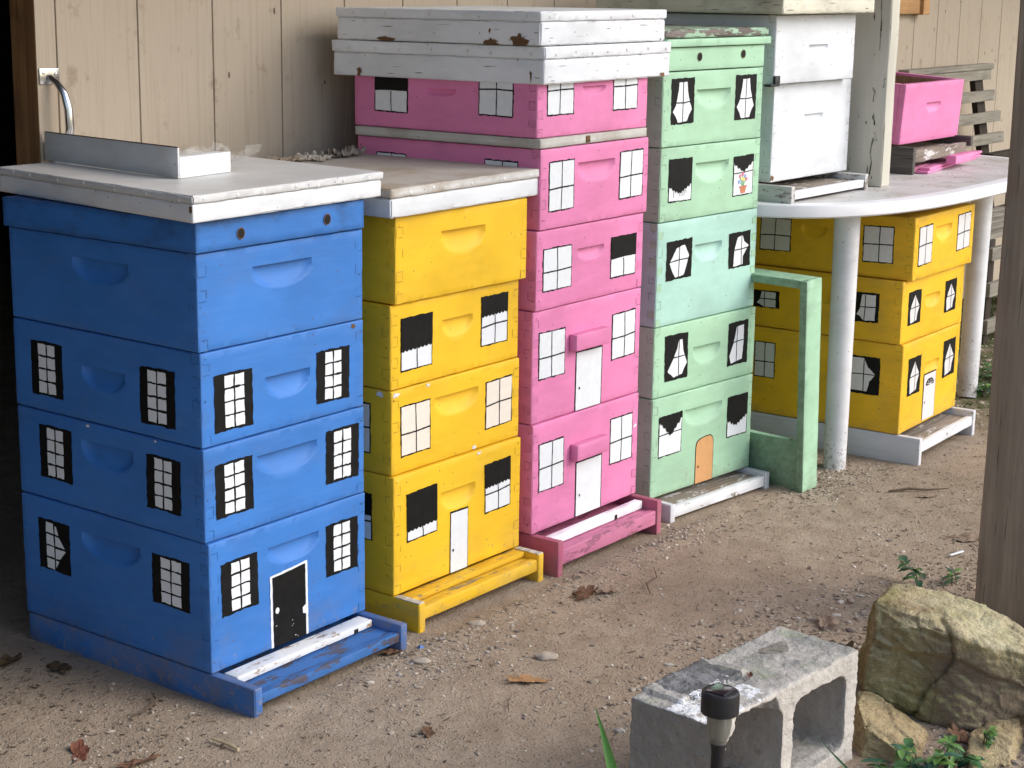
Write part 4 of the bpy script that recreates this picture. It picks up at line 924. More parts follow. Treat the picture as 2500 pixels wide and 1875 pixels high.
q = thing('pink_strip', 'dull weathered pinkish lath lying between the pink laths and the grey bottom board', 'lath', (2.765, -.030, TZ+.001), LD); m = MB(); m.box(0, .40, 0, .030, 0, .016, jit=.0015); m.build('lath', M['pinkx'], q)
q = thing('pink_block', 'small pink wooden block resting on the pink laths on the table', 'block', (2.945, -.080, TZ+.0175), R(5)); m = MB(); m.box(0, .19, 0, .030, 0, .024, jit=.0012); m.build('block', M['pinkm'], q)
random.seed(61); mb = MB()
for i in range(420):     # dirt crumbs on the table top
    x, y = 2.655+rnd(-.74, .74), rnd(-.24, .45); s_ = rnd(.0012, .0034); a = rnd(0, 3.1)
    if abs((x-2.655)/.79)**2.9+abs((y-.135)/.41)**2.9 > .93: continue
    mb.face([(x+s_*math.cos(a+k*1.05)*rnd(.5, 1.2)*(1.6 if k % 3 == 0 else 1), y+s_*math.sin(a+k*1.05)*rnd(.5, 1.2), TZ+.0006+rnd(0, .0012)) for k in range(6)], 0)
tag(mb.build('table_crumbs', M['lit1'], None, fix=False), 'tiny dark dirt crumbs scattered over the white table top', 'crumbs', kind='stuff')

# ------------------------------------------------------------------ green frame standing on end
gf = thing('wooden_frame', 'open green wooden frame standing on end beside the green stack', 'frame', (1.842, -.196, G), 0, rot=(0, R(-2.9), R(-5.5)))
T = .020; W_ = .067; D_ = .40; H = .540
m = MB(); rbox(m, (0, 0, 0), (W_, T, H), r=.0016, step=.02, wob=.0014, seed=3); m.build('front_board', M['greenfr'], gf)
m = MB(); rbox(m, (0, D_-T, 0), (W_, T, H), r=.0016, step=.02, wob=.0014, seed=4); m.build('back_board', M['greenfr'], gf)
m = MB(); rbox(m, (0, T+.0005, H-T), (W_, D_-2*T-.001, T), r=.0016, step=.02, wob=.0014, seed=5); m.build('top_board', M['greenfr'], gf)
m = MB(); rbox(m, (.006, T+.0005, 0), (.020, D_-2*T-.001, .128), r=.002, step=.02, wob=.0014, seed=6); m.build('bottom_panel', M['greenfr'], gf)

# ------------------------------------------------------------------ grey slatted bench behind the table
be = thing('slatted_bench', 'weathered grey slatted wooden bench against the tan wall behind the table', 'bench', (3.9, .40, G))
def slat(x0, x1, y, z, h, t=.018, rx=0): 
    m = MB(); m.box(x0-3.9, x1-3.9, y-.40, y-.40+t, z-G, z-G+h, jit=.002, seed=z*9); return m.build('slat', M['slat'], be)
for i, (z, xr, y) in enumerate(((.918, 4.63, .500), (.838, 4.64, .485), (.757, 4.68, .470), (.676, 4.69, .455), (.595, 4.75, .44), (.515, 4.76, .425))):
    slat(3.86, xr, y, z, .040)
m = MB(); m.box(-.04, .735, .094, .135, .958-G, .978-G, jit=.003); m.build('top_rail', M['slat'], be)
for x in (3.98, 4.50):
    m = MB(); xx = x-3.9
    V = [(xx, .118, .93), (xx+.075, .118, .93), (xx+.075, .140, .93), (xx, .140, .93), (xx+.09, .06, .38), (xx+.165, .06, .38), (xx+.165, .082, .38), (xx+.09, .082, .38)]
    m.mesh(V, [(0, 1, 2, 3), (7, 6, 5, 4), (0, 4, 5, 1), (1, 5, 6, 2), (2, 6, 7, 3), (3, 7, 4, 0)]); m.build('back_upright', M['slatd'], be)
m = MB(); m.box(.60, .98, .02, .06, .59, .615, jit=.001); m.build('arm_rest', M['slatd'], be)
for xx in (.02, .86):
    m = MB(); m.box(xx, xx+.05, -.222, -.182, 0, .371, jit=.001); m.build('leg', M['slatd'], be)
m = MB(); m.box(.85, .93, .015, .055, 0, .588, jit=.001); m.build('leg', M['slatd'], be)
m = MB(); m.box(-.03, .03, .015, .055, 0, .588, jit=.001); m.build('leg', M['slatd'], be)
for i in range(5): slat(3.88, 4.86, .43-.062*i, .400, .018, .052)
slat(3.9, 4.84, .159, .330, .045); slat(3.9, 4.86, .159, .068, .05); slat(3.9, 4.86, .159, .200, .05)

# ------------------------------------------------------------------ brown porch post, right foreground
bp = thing('porch_post', 'thick brown weathered porch post at the right behind the mossy boulder', 'post', (1.277, -1.012, G-.01)); m = MB()
m.box(0, .140, 0, .140, 0, 2.11, bev=.005, jit=.004, seed=8); m.build('post_body', M['post'], bp)

# ------------------------------------------------------------------ concrete block, rocks
def evaluated(o, name, mat, label, cat, loc):
    dg = bpy.context.evaluated_depsgraph_get(); dg.update()
    me = bpy.data.meshes.new_from_object(o.evaluated_get(dg)); me.name = name
    bpy.data.objects.remove(o); return me
def remeshed(mb, vox, cutters=()):
    o = mb.build('work', [], None)
    for cmb in cutters:
        c = cmb.build('cut', [], None); md = o.modifiers.new('b', 'BOOLEAN'); md.operation = 'DIFFERENCE'; md.object = c; md.solver = 'EXACT'
    r_ = o.modifiers.new('r', 'REMESH'); r_.mode = 'VOXEL'; r_.voxel_size = vox
    dg = bpy.context.evaluated_depsgraph_get(); dg.update()
    me = bpy.data.meshes.new_from_object(o.evaluated_get(dg)); cs = [m_.object for m_ in o.modifiers if m_.type == 'BOOLEAN']
    bpy.data.objects.remove(o)
    for c in cs: bpy.data.objects.remove(c)
    return me
def put(me, name, mat, label, cat, loc, rz=0, group=None):
    me.name = name; me.materials.clear(); me.materials.append(mat)
    me.polygons.foreach_set('use_smooth', [True]*len(me.polygons)); me.update()
    o = bpy.data.objects.new(name, me); C.objects.link(o); o.location = loc; o.rotation_euler = (0, 0, rz); return tag(o, label, cat, group)
def displace(me, fn):
    nn = [v.normal.copy() for v in me.vertices]
    for v, n_ in zip(me.vertices, nn): v.co += n_*fn(v.co, n_)
def block():
    W_, D_, H = .412, .150, .194
    mb = MB(); mb.mesh([(0, 0, 0), (W_, 0, 0), (W_, D_, 0), (0, D_, 0), (0, 0, H), (W_, 0, H), (W_, D_, H), (0, D_, H)], [(3, 2, 1, 0), (4, 5, 6, 7), (0, 1, 5, 4), (1, 2, 6, 5), (2, 3, 7, 6), (3, 0, 4, 7)])
    cut = []
    for a, b in ((.036, .192), (.222, .378)):
        c = MB(); pr = []; r_ = .020; z0, z1 = .030, H-.032
        for cx, cz, s0 in ((b-r_, z0+r_, -90), (b-r_, z1-r_, 0), (a+r_, z1-r_, 90), (a+r_, z0+r_, 180)):
            for k in range(6): t = R(s0+k*18); pr.append((cx+r_*math.cos(t), cz+r_*math.sin(t)))
        n = len(pr); V = [(x, -.05, z) for x, z in pr]+[(x, D_+.05, z) for x, z in pr]
        c.mesh(V, [(i, (i+1) % n, n+(i+1) % n, n+i) for i in range(n)]+[tuple(range(n))[::-1], tuple(range(n, 2*n))]); cut.append(c)
    # a bite broken out of the front of the upper shell over the first cell
    c = MB(); random.seed(12); top = [(.030, H+.02), (.052, H-.006), (.085, H-.012), (.12, H-.010), (.155, H-.014), (.19, H-.004), (.20, H+.02)]
    V = [(x, -.03, z-(.0)) for x, z in top]+[(x, .030+.012*math.sin(i*1.7), z+.03) for i, (x, z) in enumerate(top)]
    V = [(x, -.03, z) for x, z in [(.03, H-.05), (.06, H-.022), (.10, H-.016), (.14, H-.020), (.185, H-.03)]]
    bite = [(.040, -.02, H-.04), (.19, -.02, H-.045), (.17, .028, H-.03), (.12, .045, H-.034), (.07, .034, H-.03), (.050, -.02, H-.010), (.18, -.02, H-.010), (.16, .012, H-.006), (.07, .014, H-.004)]
    bm = bmesh.new()
    for p_ in bite: bm.verts.new(p_)
    bmesh.ops.convex_hull(bm, input=bm.verts); bm.verts.index_update()
    c.mesh([v.co for v in bm.verts], [tuple(v.index for v in f.verts) for f in bm.faces]); bm.free(); cut.append(c)
    me = remeshed(mb, .0026, cut)
    def fn(co, n_):
        d_ = (noise.noise(co*60)*.0019+noise.noise(co*200)*.0013+noise.noise(co*14)*.0016)
        if n_.z > .7 and co.z > H-.01:                       # a spalled layer stands a few millimetres higher
            e = noise.noise(Vector((co.x*16, co.y*16, 3)))*.025
            if co.x+e < .20 and co.y+e > .075 and co.x > .03: d_ += .006
            d_ += noise.noise(co*30)*.0014
        return d_
    displace(me, fn)
    put(me, 'concrete_block', M['conc'], 'grey hollow concrete block lying on its side, mossy top, broken front edge', 'concrete block', (.105, -.948, G-.002), -.075)
block()
def hull_rock(pts, vox, name, mat, label, amp, seed, group=None, crack=False):
    cx = sum(p[0] for p in pts)/len(pts); cy = sum(p[1] for p in pts)/len(pts)
    bm = bmesh.new()
    for p in pts: bm.verts.new((p[0]-cx, p[1]-cy, p[2]-G))
    bmesh.ops.convex_hull(bm, input=bm.verts); bm.verts.index_update()
    mb = MB(); used = set(v.index for f in bm.faces for v in f.verts)
    mb.mesh([v.co for v in bm.verts], [tuple(v.index for v in f.verts) for f in bm.faces]); bm.free()
    bm = bmesh.new(); [bm.verts.new(v) for v in mb.v]; bm.verts.ensure_lookup_table()
    for f in mb.f:
        try: bm.faces.new([bm.verts[i] for i in f])
        except ValueError: pass
    bmesh.ops.delete(bm, geom=[v for v in bm.verts if not v.link_faces], context='VERTS'); bm.verts.index_update()
    mb = MB(); mb.mesh([v.co for v in bm.verts], [tuple(v.index for v in f.verts) for f in bm.faces]); bm.free()
    me = remeshed(mb, vox)
    o_ = Vector((seed, seed*.7, seed*.3))
    def fn(co, n_):
        a = noise.noise(co*11+o_)*amp*1.3; b = 1-abs(noise.noise(co*24+o_))*2; c_ = noise.noise(Vector((co.x*40, co.y*40, co.z*110))+o_)*amp*.22
        e = 0
        if crack:
            s_ = (co.x+cx)*.623-(co.y+cy)*.782; z = co.z+G; fr = max(0, min(1, (-n_.x*.78-n_.y*.62+.15)*2))
            cp = [(1.277, .20), (1.284, .150), (1.268, .118), (1.236, .072), (1.226, .02)]
            for i in range(4):
                if cp[i+1][1] <= z <= cp[i][1]:
                    q = (z-cp[i+1][1])/(cp[i][1]-cp[i+1][1]); xs = cp[i+1][0]+(cp[i][0]-cp[i+1][0])*q+noise.noise(Vector((z*50, 0, 0)))*.004; dd = s_-xs
                    e -= .0045*math.exp(-(dd/.003)**2)
                    if dd < 0: e -= .012*math.exp(dd/.05)
            zl = .150+noise.noise(Vector((s_*25, 0, 4)))*.010-max(0, s_-1.29)*.35
            if z < zl: e -= .010*min(1, (zl-z)/.004)*(1-min(1, (zl-z)/.09))
            e -= .006*abs(noise.noise(Vector((s_*14, z*60+s_*20, 2))))
            e *= fr
        tr = (round(2.5*noise.noise(co*9+o_))/2.5+.6*round(2.5*noise.noise(co*21+o_*2))/2.5)*amp*.9
        return a*.5+tr+b*amp*.22+c_+noise.noise(co*90+o_)*amp*.16+noise.noise(co*230+o_)*amp*.12+e
    displace(me, fn)
    put(me, name, mat, label, 'rock', (cx, cy, G), 0, group)
Z0 = G-.03
B1 = [(0.746, -0.906, 0.167), (0.736, -0.958, 0.189), (0.742, -1.025, 0.198), (0.76, -1.098, 0.177), (0.807, -1.172, 0.168), (0.83, -1.209, 0.107), (0.737, -0.909, 0.123), (0.713, -0.904, 0.065), (0.718, -0.98, 0.041), (0.723, -1.004, 0.031), (0.738, -1.097, 0.037), (0.779, -1.151, 0.057), (0.79, -0.881, 0.205), (0.856, -0.883, 0.212), (0.91, -0.959, 0.203), (0.919, -1.009, 0.192), (0.909, -1.069, 0.192), (0.882, -1.144, 0.168), (0.76, -1.09, -0.002), (0.745, -0.93, -0.002), (0.9, -0.8, -0.002), (1.1, -0.86, -0.002), (1.1, -1.0, -0.002), (0.93, -1.18, -0.002)]
hull_rock(B1, .0034, 'boulder', M['rock1'], 'big mossy yellow brown boulder in front of the brown post', .0075, 3.3, 'rocks at the bottom right', True)
B2 = [(.688, -.905, .070), (.702, -.929, .063), (.700, -.990, .047), (.672, -1.037, .040), (.536, -.985, .088), (.60, -1.060, .050), (.548, -1.07, .040), (.613, -.935, .095), (.52, -.99, Z0), (.56, -1.08, Z0), (.68, -1.05, Z0), (.70, -.91, Z0), (.60, -.90, Z0)]
hull_rock(B2, .0034, 'rock', M['rock2'], 'pale yellow rock between the concrete block and the boulder', .010, 7.1, 'rocks at the bottom right')
B3 = [(.715, -1.095, .043), (.779, -1.121, .055), (.795, -1.15, .052), (.735, -1.165, .046), (.655, -1.12, .045), (.695, -1.175, .045), (.61, -1.14, .03), (.64, -1.20, .03), (.62, -1.15, Z0), (.66, -1.22, Z0), (.80, -1.17, Z0), (.76, -1.09, Z0)]
hull_rock(B3, .0034, 'rock', M['rock2'], 'small yellow rock under the right part of the boulder', .006, 12.4, 'rocks at the bottom right')

# ------------------------------------------------------------------ solar garden light
sl = thing('solar_light', 'small solar stake light with black cap in front of the concrete block', 'garden light', (.030, -1.000, G))
m = MB(); m.lathe([(0, .286), (.0235, .286), (.0262, .284), (.0268, .280), (.0268, .2545), (.026, .2535), (.0225, .2535), (.0225, .258), (0, .258)], seg=40); m.build('cap', M['black'], sl)
m = MB(); m.box(-.0165, .0165, -.0150, .0150, .2862, .2874, bev=.0006); m.build('solar_panel', M['panel'], sl)
m = MB(); m.lathe([(.0172, .2575), (.0172, .235), (.0155, .222), (.0118, .212), (.0112, .208), (0, .208)], seg=32); m.build('lens', M['lens'], sl)
m = MB(); m.lathe([(0, .250), (.004, .250), (.0045, .236), (.0055, .214), (0, .2135)], seg=16); m.build('bulb', M['chrome'], sl)
m = MB(); m.lathe([(0, .2125), (.0105, .2125), (.0108, .205), (.0098, .196), (.0086, .06), (.003, -.01), (0, -.03)], seg=24); m.build('stake', M['black'], sl)

# ------------------------------------------------------------------ gravel and litter (uncountable)
def inside(x, y):
    if -.03 < x < 2.75 and y > -.11-(.20 if x > 2.2 else 0): 
        if not (.42 < x < .50 or .90 < x < .94 or 1.36 < x < 1.41 or 1.93 < x < 2.23): return True
    if .08 < x < .54 and -.99 < y < -.77: return True
    return False
def pebbles(name, label, n, rng, szf, mats, seed, flat=.6, spots=()):
    random.seed(seed); mb = MB()
    bm = bmesh.new(); bmesh.ops.create_icosphere(bm, subdivisions=1, radius=1); ico = [v.co.copy() for v in bm.verts]; fc = [tuple(v.index for v in f.verts) for f in bm.faces]; bm.free()
    k = 0
    while k < n:
        if spots and random.random() < .5:
            cx, cy, sx, sy = random.choice(spots); x, y = random.gauss(cx, sx), random.gauss(cy, sy)
        else: x, y = rnd(*rng[0]), rnd(*rng[1])
        if inside(x, y): continue
        if noise.noise(Vector((x*2.6, y*2.6, seed))) < rnd(-.55, .25): continue
        s_ = szf(); a = rnd(0, 6.28); ca, sa = math.cos(a), math.sin(a); e = rnd(.6, 1.5); h_ = flat*rnd(.6, 1.2); z = hgt(x, y)+s_*h_*rnd(-.1, .45)
        V = []
        for v in ico:
            j = rnd(.72, 1.15); u, w_ = v.x*e*j, v.y/e*j; V.append((x+s_*(u*ca-w_*sa), y+s_*(u*sa+w_*ca), z+s_*h_*v.z*j))
        mb.mesh(V, fc, random.choices(range(len(mats)), weights=[m_[1] for m_ in mats])[0], False); k += 1
    return tag(mb.build(name, [m_[0] for m_ in mats], None, fix=False), label, 'gravel', kind='stuff')
GM = [(M['peb1'], 5), (M['peb2'], 4), (M['peb3'], 1.6), (M['peb4'], .8)]
front = [(.93, -.13, .25, .05), (1.4, -.12, .2, .04), (1.9, -.22, .2, .05), (.45, -.17, .1, .06), (1.95, -.12, .15, .05), (-.15, -.1, .2, .12)]
pebbles('gravel', 'fine gravel scattered over the packed dirt', 12000, ((-.9, 3.2), (-1.35, .2)), lambda: min(.0065, .0011+random.expovariate(1/.0010)), GM, 3, spots=front)
pebbles('gravel_coarse', 'coarser gravel beyond the block and beside the boulder', 3200, ((.35, 1.75), (-1.2, -.45)), lambda: min(.011, .0022+random.expovariate(1/.0016)), GM, 5, spots=[(1.0, -.66, .28, .09), (.62, -.72, .2, .08), (.75, -.8, .15, .06)])
pebbles('gravel_beyond', 'grey gravel behind the table towards the wall', 5000, ((2.75, 6.5), (-.6, .6)), lambda: min(.014, .003+random.expovariate(1/.002)), GM, 9)
def litter():
    random.seed(21); mb = MB(); k = 0
    while k < 3400:
        if random.random() < .5: x, y = rnd(-.9, 3), rnd(-1.35, .3)
        else:
            cx, cy, sx, sy = random.choice([(1.05, -.68, .25, .08), (.7, -.78, .2, .07), (-.15, .35, .1, .15), (1.5, -.75, .15, .06), (.6, -1.15, .12, .05), (2.2, -.5, .3, .12), (-.25, 0, .2, .2), (1.9, -.2, .2, .04)]); x, y = random.gauss(cx, sx), random.gauss(cy, sy)
        if inside(x, y): continue
        l, w_ = rnd(.002, .0075)*random.choice((.6,.8,1,1.3)), rnd(.0007, .0021); a = rnd(0, 6.28); ca, sa = math.cos(a), math.sin(a); z = hgt(x, y)+.0012; t = rnd(-.002, .003)
        P = [(-l, -w_), (0, -w_*1.3), (l, -w_*.4), (l*.9, w_*.6), (0, w_), (-l*.9, w_*.7)]
        mb.face([(x+p*ca-q*sa, y+p*sa+q*ca, z+(t if i in (2, 3) else 0)+rnd(0, .0012)) for i, (p, q) in enumerate(P)], random.choices((0, 1, 2), weights=(5, 3, 1))[0]); k += 1
    tag(mb.build('leaf_litter', [M['lit1'], M['lit2'], M['lit3']], None, fix=False), 'tiny bark, leaf and needle crumbs over the dirt', 'litter', kind='stuff')
litter()

# ------------------------------------------------------------------ single leaves, sticks, bits
def dry_leaf(label, x, y, size, rz, mat, seed, lobes=5, curl=.25, rise=.0, wid=.62, z=None, group='dead leaves on the dirt'):
    curl *= .55; random.seed(seed); mb = MB(); n = 60; V = [(0, 0, 0)]; rings = 5
    out = []
    for k in range(n):
        a = 2*math.pi*k/n; r_ = .55+.45*abs(math.cos(a*lobes/2+.3))**.7; r_ *= 1+.10*noise.noise(Vector((math.cos(a)*4, math.sin(a)*4, seed))); out.append((r_*math.cos(a), r_*math.sin(a)*wid))
    for j in range(1, rings+1):
        t = j/rings
        for p, q in out:
            u, v = p*t, q*t; s_ = size/2
            zz = curl*size*(abs(v)**1.6)*.5+curl*size*.55*noise.noise(Vector((u*2.5, v*2.5, seed)))*t+curl*size*.22*max(0, u)**2+size*.02*noise.noise(Vector((u*9, v*9, seed)))
            V.append((u*s_, v*s_, zz))
    F = [(0, 1+k, 1+(k+1) % n) for k in range(n)]
    for j in range(rings-1):
        for k in range(n): F.append((1+j*n+k, 1+(j+1)*n+k, 1+(j+1)*n+(k+1) % n, 1+j*n+(k+1) % n))
    mb.mesh(V, F, 0, True)
    st = [(size*.5*(-.3-.14*i), size*.02*i, .001+.0006*i) for i in range(6)]; mb.tube(st, .0008, 5)
    o = mb.build('dry_leaf', mat, None, (x, y, (hgt(x, y) if z is None else z)+.003+rise), (rnd(-.12, .12), rnd(-.12, .12), rz), fix=False); return tag(o, label, 'leaf', group)
dry_leaf('big curled brown dead leaf on the dirt in front of the pink stack', .878, -.200, .085, .3, M['dl1'], 3, 6, .45, .004)
dry_leaf('lighter crumpled leaf touching the big brown one before the pink stack', .925, -.222, .060, -.5, M['dl2'], 5, 5, .5, .002)
dry_leaf('orange tan lobed leaf lying flat on the open dirt left of the block', .442, -.378, .095, -.62, M['dl3'], 8, 7, .12, .0, .5)
dry_leaf('small folded brown leaf on the dirt midway in the foreground', .148, -.378, .040, .7, M['dl1'], 9, 4, .6)
dry_leaf('curled leaf tucked under the right end of the blue bottom board', .376, -.100, .045, -.5, M['dl1'], 12, 4, .5)
dry_leaf('reddish brown narrow leaf on the dirt at the lower left corner', -.273, .020, .075, .9, M['dl4'], 15, 5, .35, .0, .42)
dry_leaf('shredded dark brown leaf at the lower left, below the blue stack', -.235, -.085, .085, -.1, M['dl1'], 18, 9, .3, .0, .35)
dry_leaf('dark curled leaf lying in shade behind the left side of the blue stack', -.104, .427, .075, .4, M['dl5'], 21, 5, .35)
dry_leaf('dark olive leaf at the foot of the blue bottom board, left side', -.065, .330, .070, 1.2, M['dl5'], 24, 6, .3)
dry_leaf('brown leaf half in the doorway shade, furthest to the left', -.14, .50, .08, 2.0, M['dl1'], 27, 5, .35)
dry_leaf('broad pale leaf lying near the foot of the brown post', 1.755, -.660, .105, -.9, M['dl2'], 30, 4, .3, .0, .5)
dry_leaf('small pinkish leaf beside the dark twig near the table column', 2.018, -.453, .060, -.5, M['dl2'], 33, 4, .2, .0, .45)
dry_leaf('long curled brown leaf between the block and the boulder', .93, -.735, .090, -.6, M['dl5'], 36, 5, .6, .004, .45)
dry_leaf('greyish dead leaf on the coarse gravel behind the boulder', 1.06, -.660, .075, .5, M['dl2'], 39, 5, .5, .003)
dry_leaf('dark red leaf in the plants at the bottom right corner', .74, -1.205, .06, .4, M['dl4'], 42, 5, .5, .01)
dry_leaf('tiny curled brown leaf on top of the concrete block', .290, -.905, .017, .4, M['dl4'], 45, 4, .9, .001, .6, z=G+.196)
dry_leaf('dark brown leaf wedged under the boulder above the green plants', .70, -1.085, .055, .8, M['dl1'], 48, 5, .5, .004)
def stick(label, pts, r_, mat, name='twig', cat='twig', group='twigs and straws on the dirt'):
    mb = MB(); b = pts[0]; mb.tube([(p[0]-b[0], p[1]-b[1], p[2]) for p in pts], r_, 6)
    return tag(mb.build(name, mat, None, (b[0], b[1], G+.003)), label, cat, group)
stick('dark thin twig lying by the table column', [(1.99, -.36, 0), (2.03, -.395, .004), (2.06, -.43, .001), (2.10, -.47, .003)], [.003, .0035, .003, .001], M['lit1'])
stick('pale straw coloured splinter in the lower left foreground', [(-.105, -.180, 0), (-.104, -.155, .002), (-.107, -.118, .003)], [.0028, .0036, .0022], M['straw'])
stick('thin bent twig right of the big brown leaf', [(.97, -.30, 0), (1.01, -.265, .004), (1.06, -.26, .002), (1.11, -.22, .005)], [.0012, .0016, .0014, .0006], M['lit1'])
stick('short dark twig on the open dirt left of the block', [(.30, -.435, 0), (.33, -.41, .003), (.36, -.395, .001)], [.0008, .0012, .0005], M['lit1'])
stick('long thin brown twig behind the block', [(.84, -.60, 0), (.92, -.64, .004), (.99, -.69, .002)], [.001, .0014, .0006], M['lit1'])
stick('curved dark feather like stem below the blue bottom board', [(-.13, .06, 0), (-.10, .055, .003), (-.06, .07, .004), (-.045, .10, .006)], [.001, .0025, .003, .0008], M['lit1'])
q = thing('white_stick', 'short white plastic stick on the dirt by the brown post', 'stick', (1.625, -.690, G+.002), R(-14)); m = MB(); m.box(-.018, .030, 0, .006, 0, .003, bev=.0006); m.build('stick', M['wf'], q)
mb = MB(); random.seed(2); mb.mesh([(0, 0, 0), (.012, -.002, .002), (.014, .008, .004), (.004, .012, .001), (.006, .004, .007)], [(0, 1, 4), (1, 2, 4), (2, 3, 4), (3, 0, 4)])
tag(mb.build('paint_flake', M['bluem'], None, (.424, -.130, G+.003)), 'bright blue paint flake on the dirt beside the blue bottom board', 'paint flake')
for x, y, s_, lab in ((.548, -.336, .017, 'flat tan stone on the open dirt in front of the yellow stack'), (.382, -.168, .014, 'rounded whitish stone beside the blue bottom board'), (.60, -.13, .014, 'flat grey stone in front of the yellow bottom board')):
    random.seed(int(s_*1e4)); bm = bmesh.new(); bmesh.ops.create_icosphere(bm, subdivisions=3, radius=1)
    for v in bm.verts: v.co = Vector((v.co.x*1.3, v.co.y*.8, v.co.z*.45))*s_*(1+.25*noise.noise(v.co*1.4+Vector((x*50, 0, 0))))
    me = bpy.data.meshes.new('stone'); bm.to_mesh(me); bm.free(); put(me, 'stone', M['peb2'], lab, 'stone', (x, y, G+s_*.25), rnd(0, 3), 'larger stones on the dirt')
random.seed(77)
for i in range(9):      # crumbs of mortar on the block
    pass

# ------------------------------------------------------------------ plants
def blade_leaf(label, base, tip, wid, mat, bend, cat='grass blade', seed=1):
    mb = MB(); b, t = Vector(base), Vector(tip); n = 16; side = Vector((.62, -.78, 0)); L_ = []; Rr = []; Cc = []
    for i in range(n+1):
        s_ = i/n; p = b.lerp(t, s_)+Vector(bend)*math.sin(s_*math.pi)*.5; w_ = wid*(1-s_**2.2)*(.75+.25*math.sin(s_*3))+.0004
        up = Vector((-.5, -.4, .1))*w_*.35
        L_.append(p-side*w_/2); Rr.append(p+side*w_/2); Cc.append(p+up*-1)
    off = b
    V = [tuple(q-off) for q in L_+Cc+Rr]; F = []
    for i in range(n): F += [(i, i+1, n+1+i+1, n+1+i), (n+1+i, n+1+i+1, 2*(n+1)+i+1, 2*(n+1)+i)]
    mb.mesh(V, F, 0, True); o = mb.build('grass_blade', mat, None, tuple(b), fix=False, angle=180)
    return tag(o, label, cat, 'long green blades in the foreground')
blade_leaf('long green blade standing at the bottom left of the concrete block', (-.055, -.905, G-.01), (-.025, -.828, .262), .025, M['gblade'], (.012, -.02, 0))
blade_leaf('dark green blade crossing in front of the block at the bottom edge', (.225, -1.24, G+.02), (.163, -1.083, .223), .011, M['gdark'], (-.02, -.01, .02))
def plant(label, x, y, n, h_, ls, mats, seed, spread=.05, cat='plant', z=None, group='small green plants at the lower right'):
    random.seed(seed); t = thing('ground_plant', label, cat, (x, y, (hgt(x, y) if z is None else z)), 0, group); st = MB(); lf = MB()
    for k in range(n):
        a = rnd(0, 6.28); r_ = spread*rnd(.3, 1); top = Vector((r_*math.cos(a), r_*math.sin(a), h_*rnd(.5, 1))); p0 = Vector((rnd(-.01, .01), rnd(-.01, .01), -.004)); md = p0.lerp(top, .5)+Vector((0, 0, h_*.22))
        pts = [p0, p0.lerp(md, .6), md, md.lerp(top, .6)+Vector((0, 0, .003)), top]; st.tube(pts, [.0013, .0012, .001, .0008, .0006], 6)
        for i in range(1, 5):
            for sgn in (-1, 1):
                c_ = pts[i]; an_ = a+sgn*rnd(.7, 1.5)+rnd(-.2, .2); l = ls*rnd(.6, 1.05); w_ = l*.24*rnd(.8, 1.2); dr = Vector((math.cos(an_), math.sin(an_), rnd(-.1, .55))).normalized(); sd = dr.cross(Vector((0, 0, 1))).normalized(); up = sd.cross(dr)
                m_ = 7; A = []; B_ = []; D_ = []
                for j in range(m_+1):
                    s_ = j/m_; p = c_+dr*l*s_-Vector((0, 0, l*.30*s_*s_)); ww = w_*math.sin(math.pi*min(1, s_*.93+.05))**.8*(1.15-.3*s_); A.append(p-sd*ww+up*ww*.3); B_.append(p); D_.append(p+sd*ww+up*ww*.3)
                V = A+B_+D_; o_ = m_+1; F = []
                for j in range(m_): F += [(j, j+1, o_+j+1, o_+j), (o_+j, o_+j+1, 2*o_+j+1, 2*o_+j)]
                lf.mesh(V, F, random.choice(range(len(mats))), True)
    st.build('stem', M['gstem'], t, fix=False); lf.build('foliage', mats, t, fix=False, angle=180); return t
GL = [M['gl1'], M['gl2'], M['gl3']]
plant('leafy green plant in front of the pale rock at the bottom edge', .545, -1.090, 5, .050, .034, GL, 3, .045)
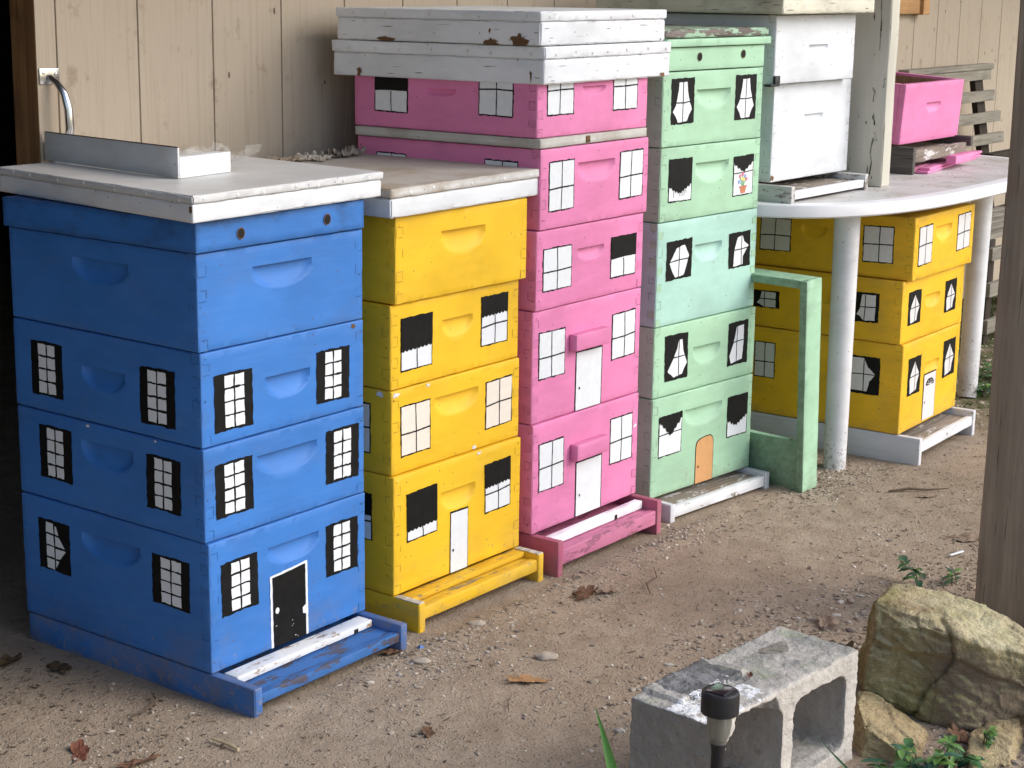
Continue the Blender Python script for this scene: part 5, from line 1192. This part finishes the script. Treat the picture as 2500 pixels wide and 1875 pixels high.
plant('leafy green plant at the bottom edge below the boulder, centre', .605, -1.130, 4, .045, .030, GL, 4, .035)
plant('two leaved green sprout right under the front of the boulder', .675, -1.130, 2, .055, .024, GL, 6, .02)
plant('dense green plant at the right photo edge below the boulder', .80, -1.195, 6, .060, .028, [M['gl2'], M['gl3'], M['gl4']], 8, .035)
plant('small leaf rosette at the foot of the concrete block, bottom edge', .475, -1.05, 3, .030, .032, GL, 10, .03)
plant('dark leaved sprout on the gravel just behind the top of the boulder', 1.395, -.700, 2, .050, .035, [M['gl3'], M['gl3'], M['gl2']], 12, .03)
plant('small green sprout beside the foot of the brown post', 1.445, -.762, 2, .030, .028, [M['gl1'], M['gl3']], 14, .02)
plant('low green weeds around the far table leg', 3.16, -.13, 7, .045, .035, GL, 16, .07, 'weeds')
plant('low green weeds in the moss right of the far table leg', 3.40, -.05, 6, .035, .035, GL, 18, .09, 'weeds')
blade_leaf('bright green blade rising out of the plants at the bottom edge', (.530, -1.14, G), (.60, -1.118, .062), .009, M['gl1'], (0, 0, .01))
def moss():
    random.seed(5); mb = MB(); k = 0
    while k < 5200:
        x, y = rnd(2.4, 6.2), rnd(-1.2, .55)
        if x < 2.78 and y > -.3: continue
        d_ = noise.noise(Vector((x*2.1, y*2.1, 7)))+(x-2.95)*.55-abs(y+.1)*.12
        if d_ < rnd(-.1, .5): continue
        s_ = rnd(.003, .009); a = rnd(0, 6.28); z = hgt(x, y) if x < 9 else G
        for q in range(3):
            b = a+q*2.09; c_, s2 = math.cos(b), math.sin(b)
            mb.face([(x, y, z), (x+s_*(c_-.5*s2), y+s_*(s2+.5*c_), z+s_*rnd(.3, .9)), (x+1.5*s_*c_, y+1.5*s_*s2, z+s_*rnd(.2, .8)), (x+s_*(c_+.5*s2), y+s_*(s2-.5*c_), z+s_*rnd(.3, .9))], random.choice((0, 1, 2)))
        k += 1
    tag(mb.build('ground_cover', [M['mo1'], M['mo2'], M['gl2']], None, fix=False), 'low green moss and clover on the dirt beyond the table', 'ground cover', kind='stuff')
moss()
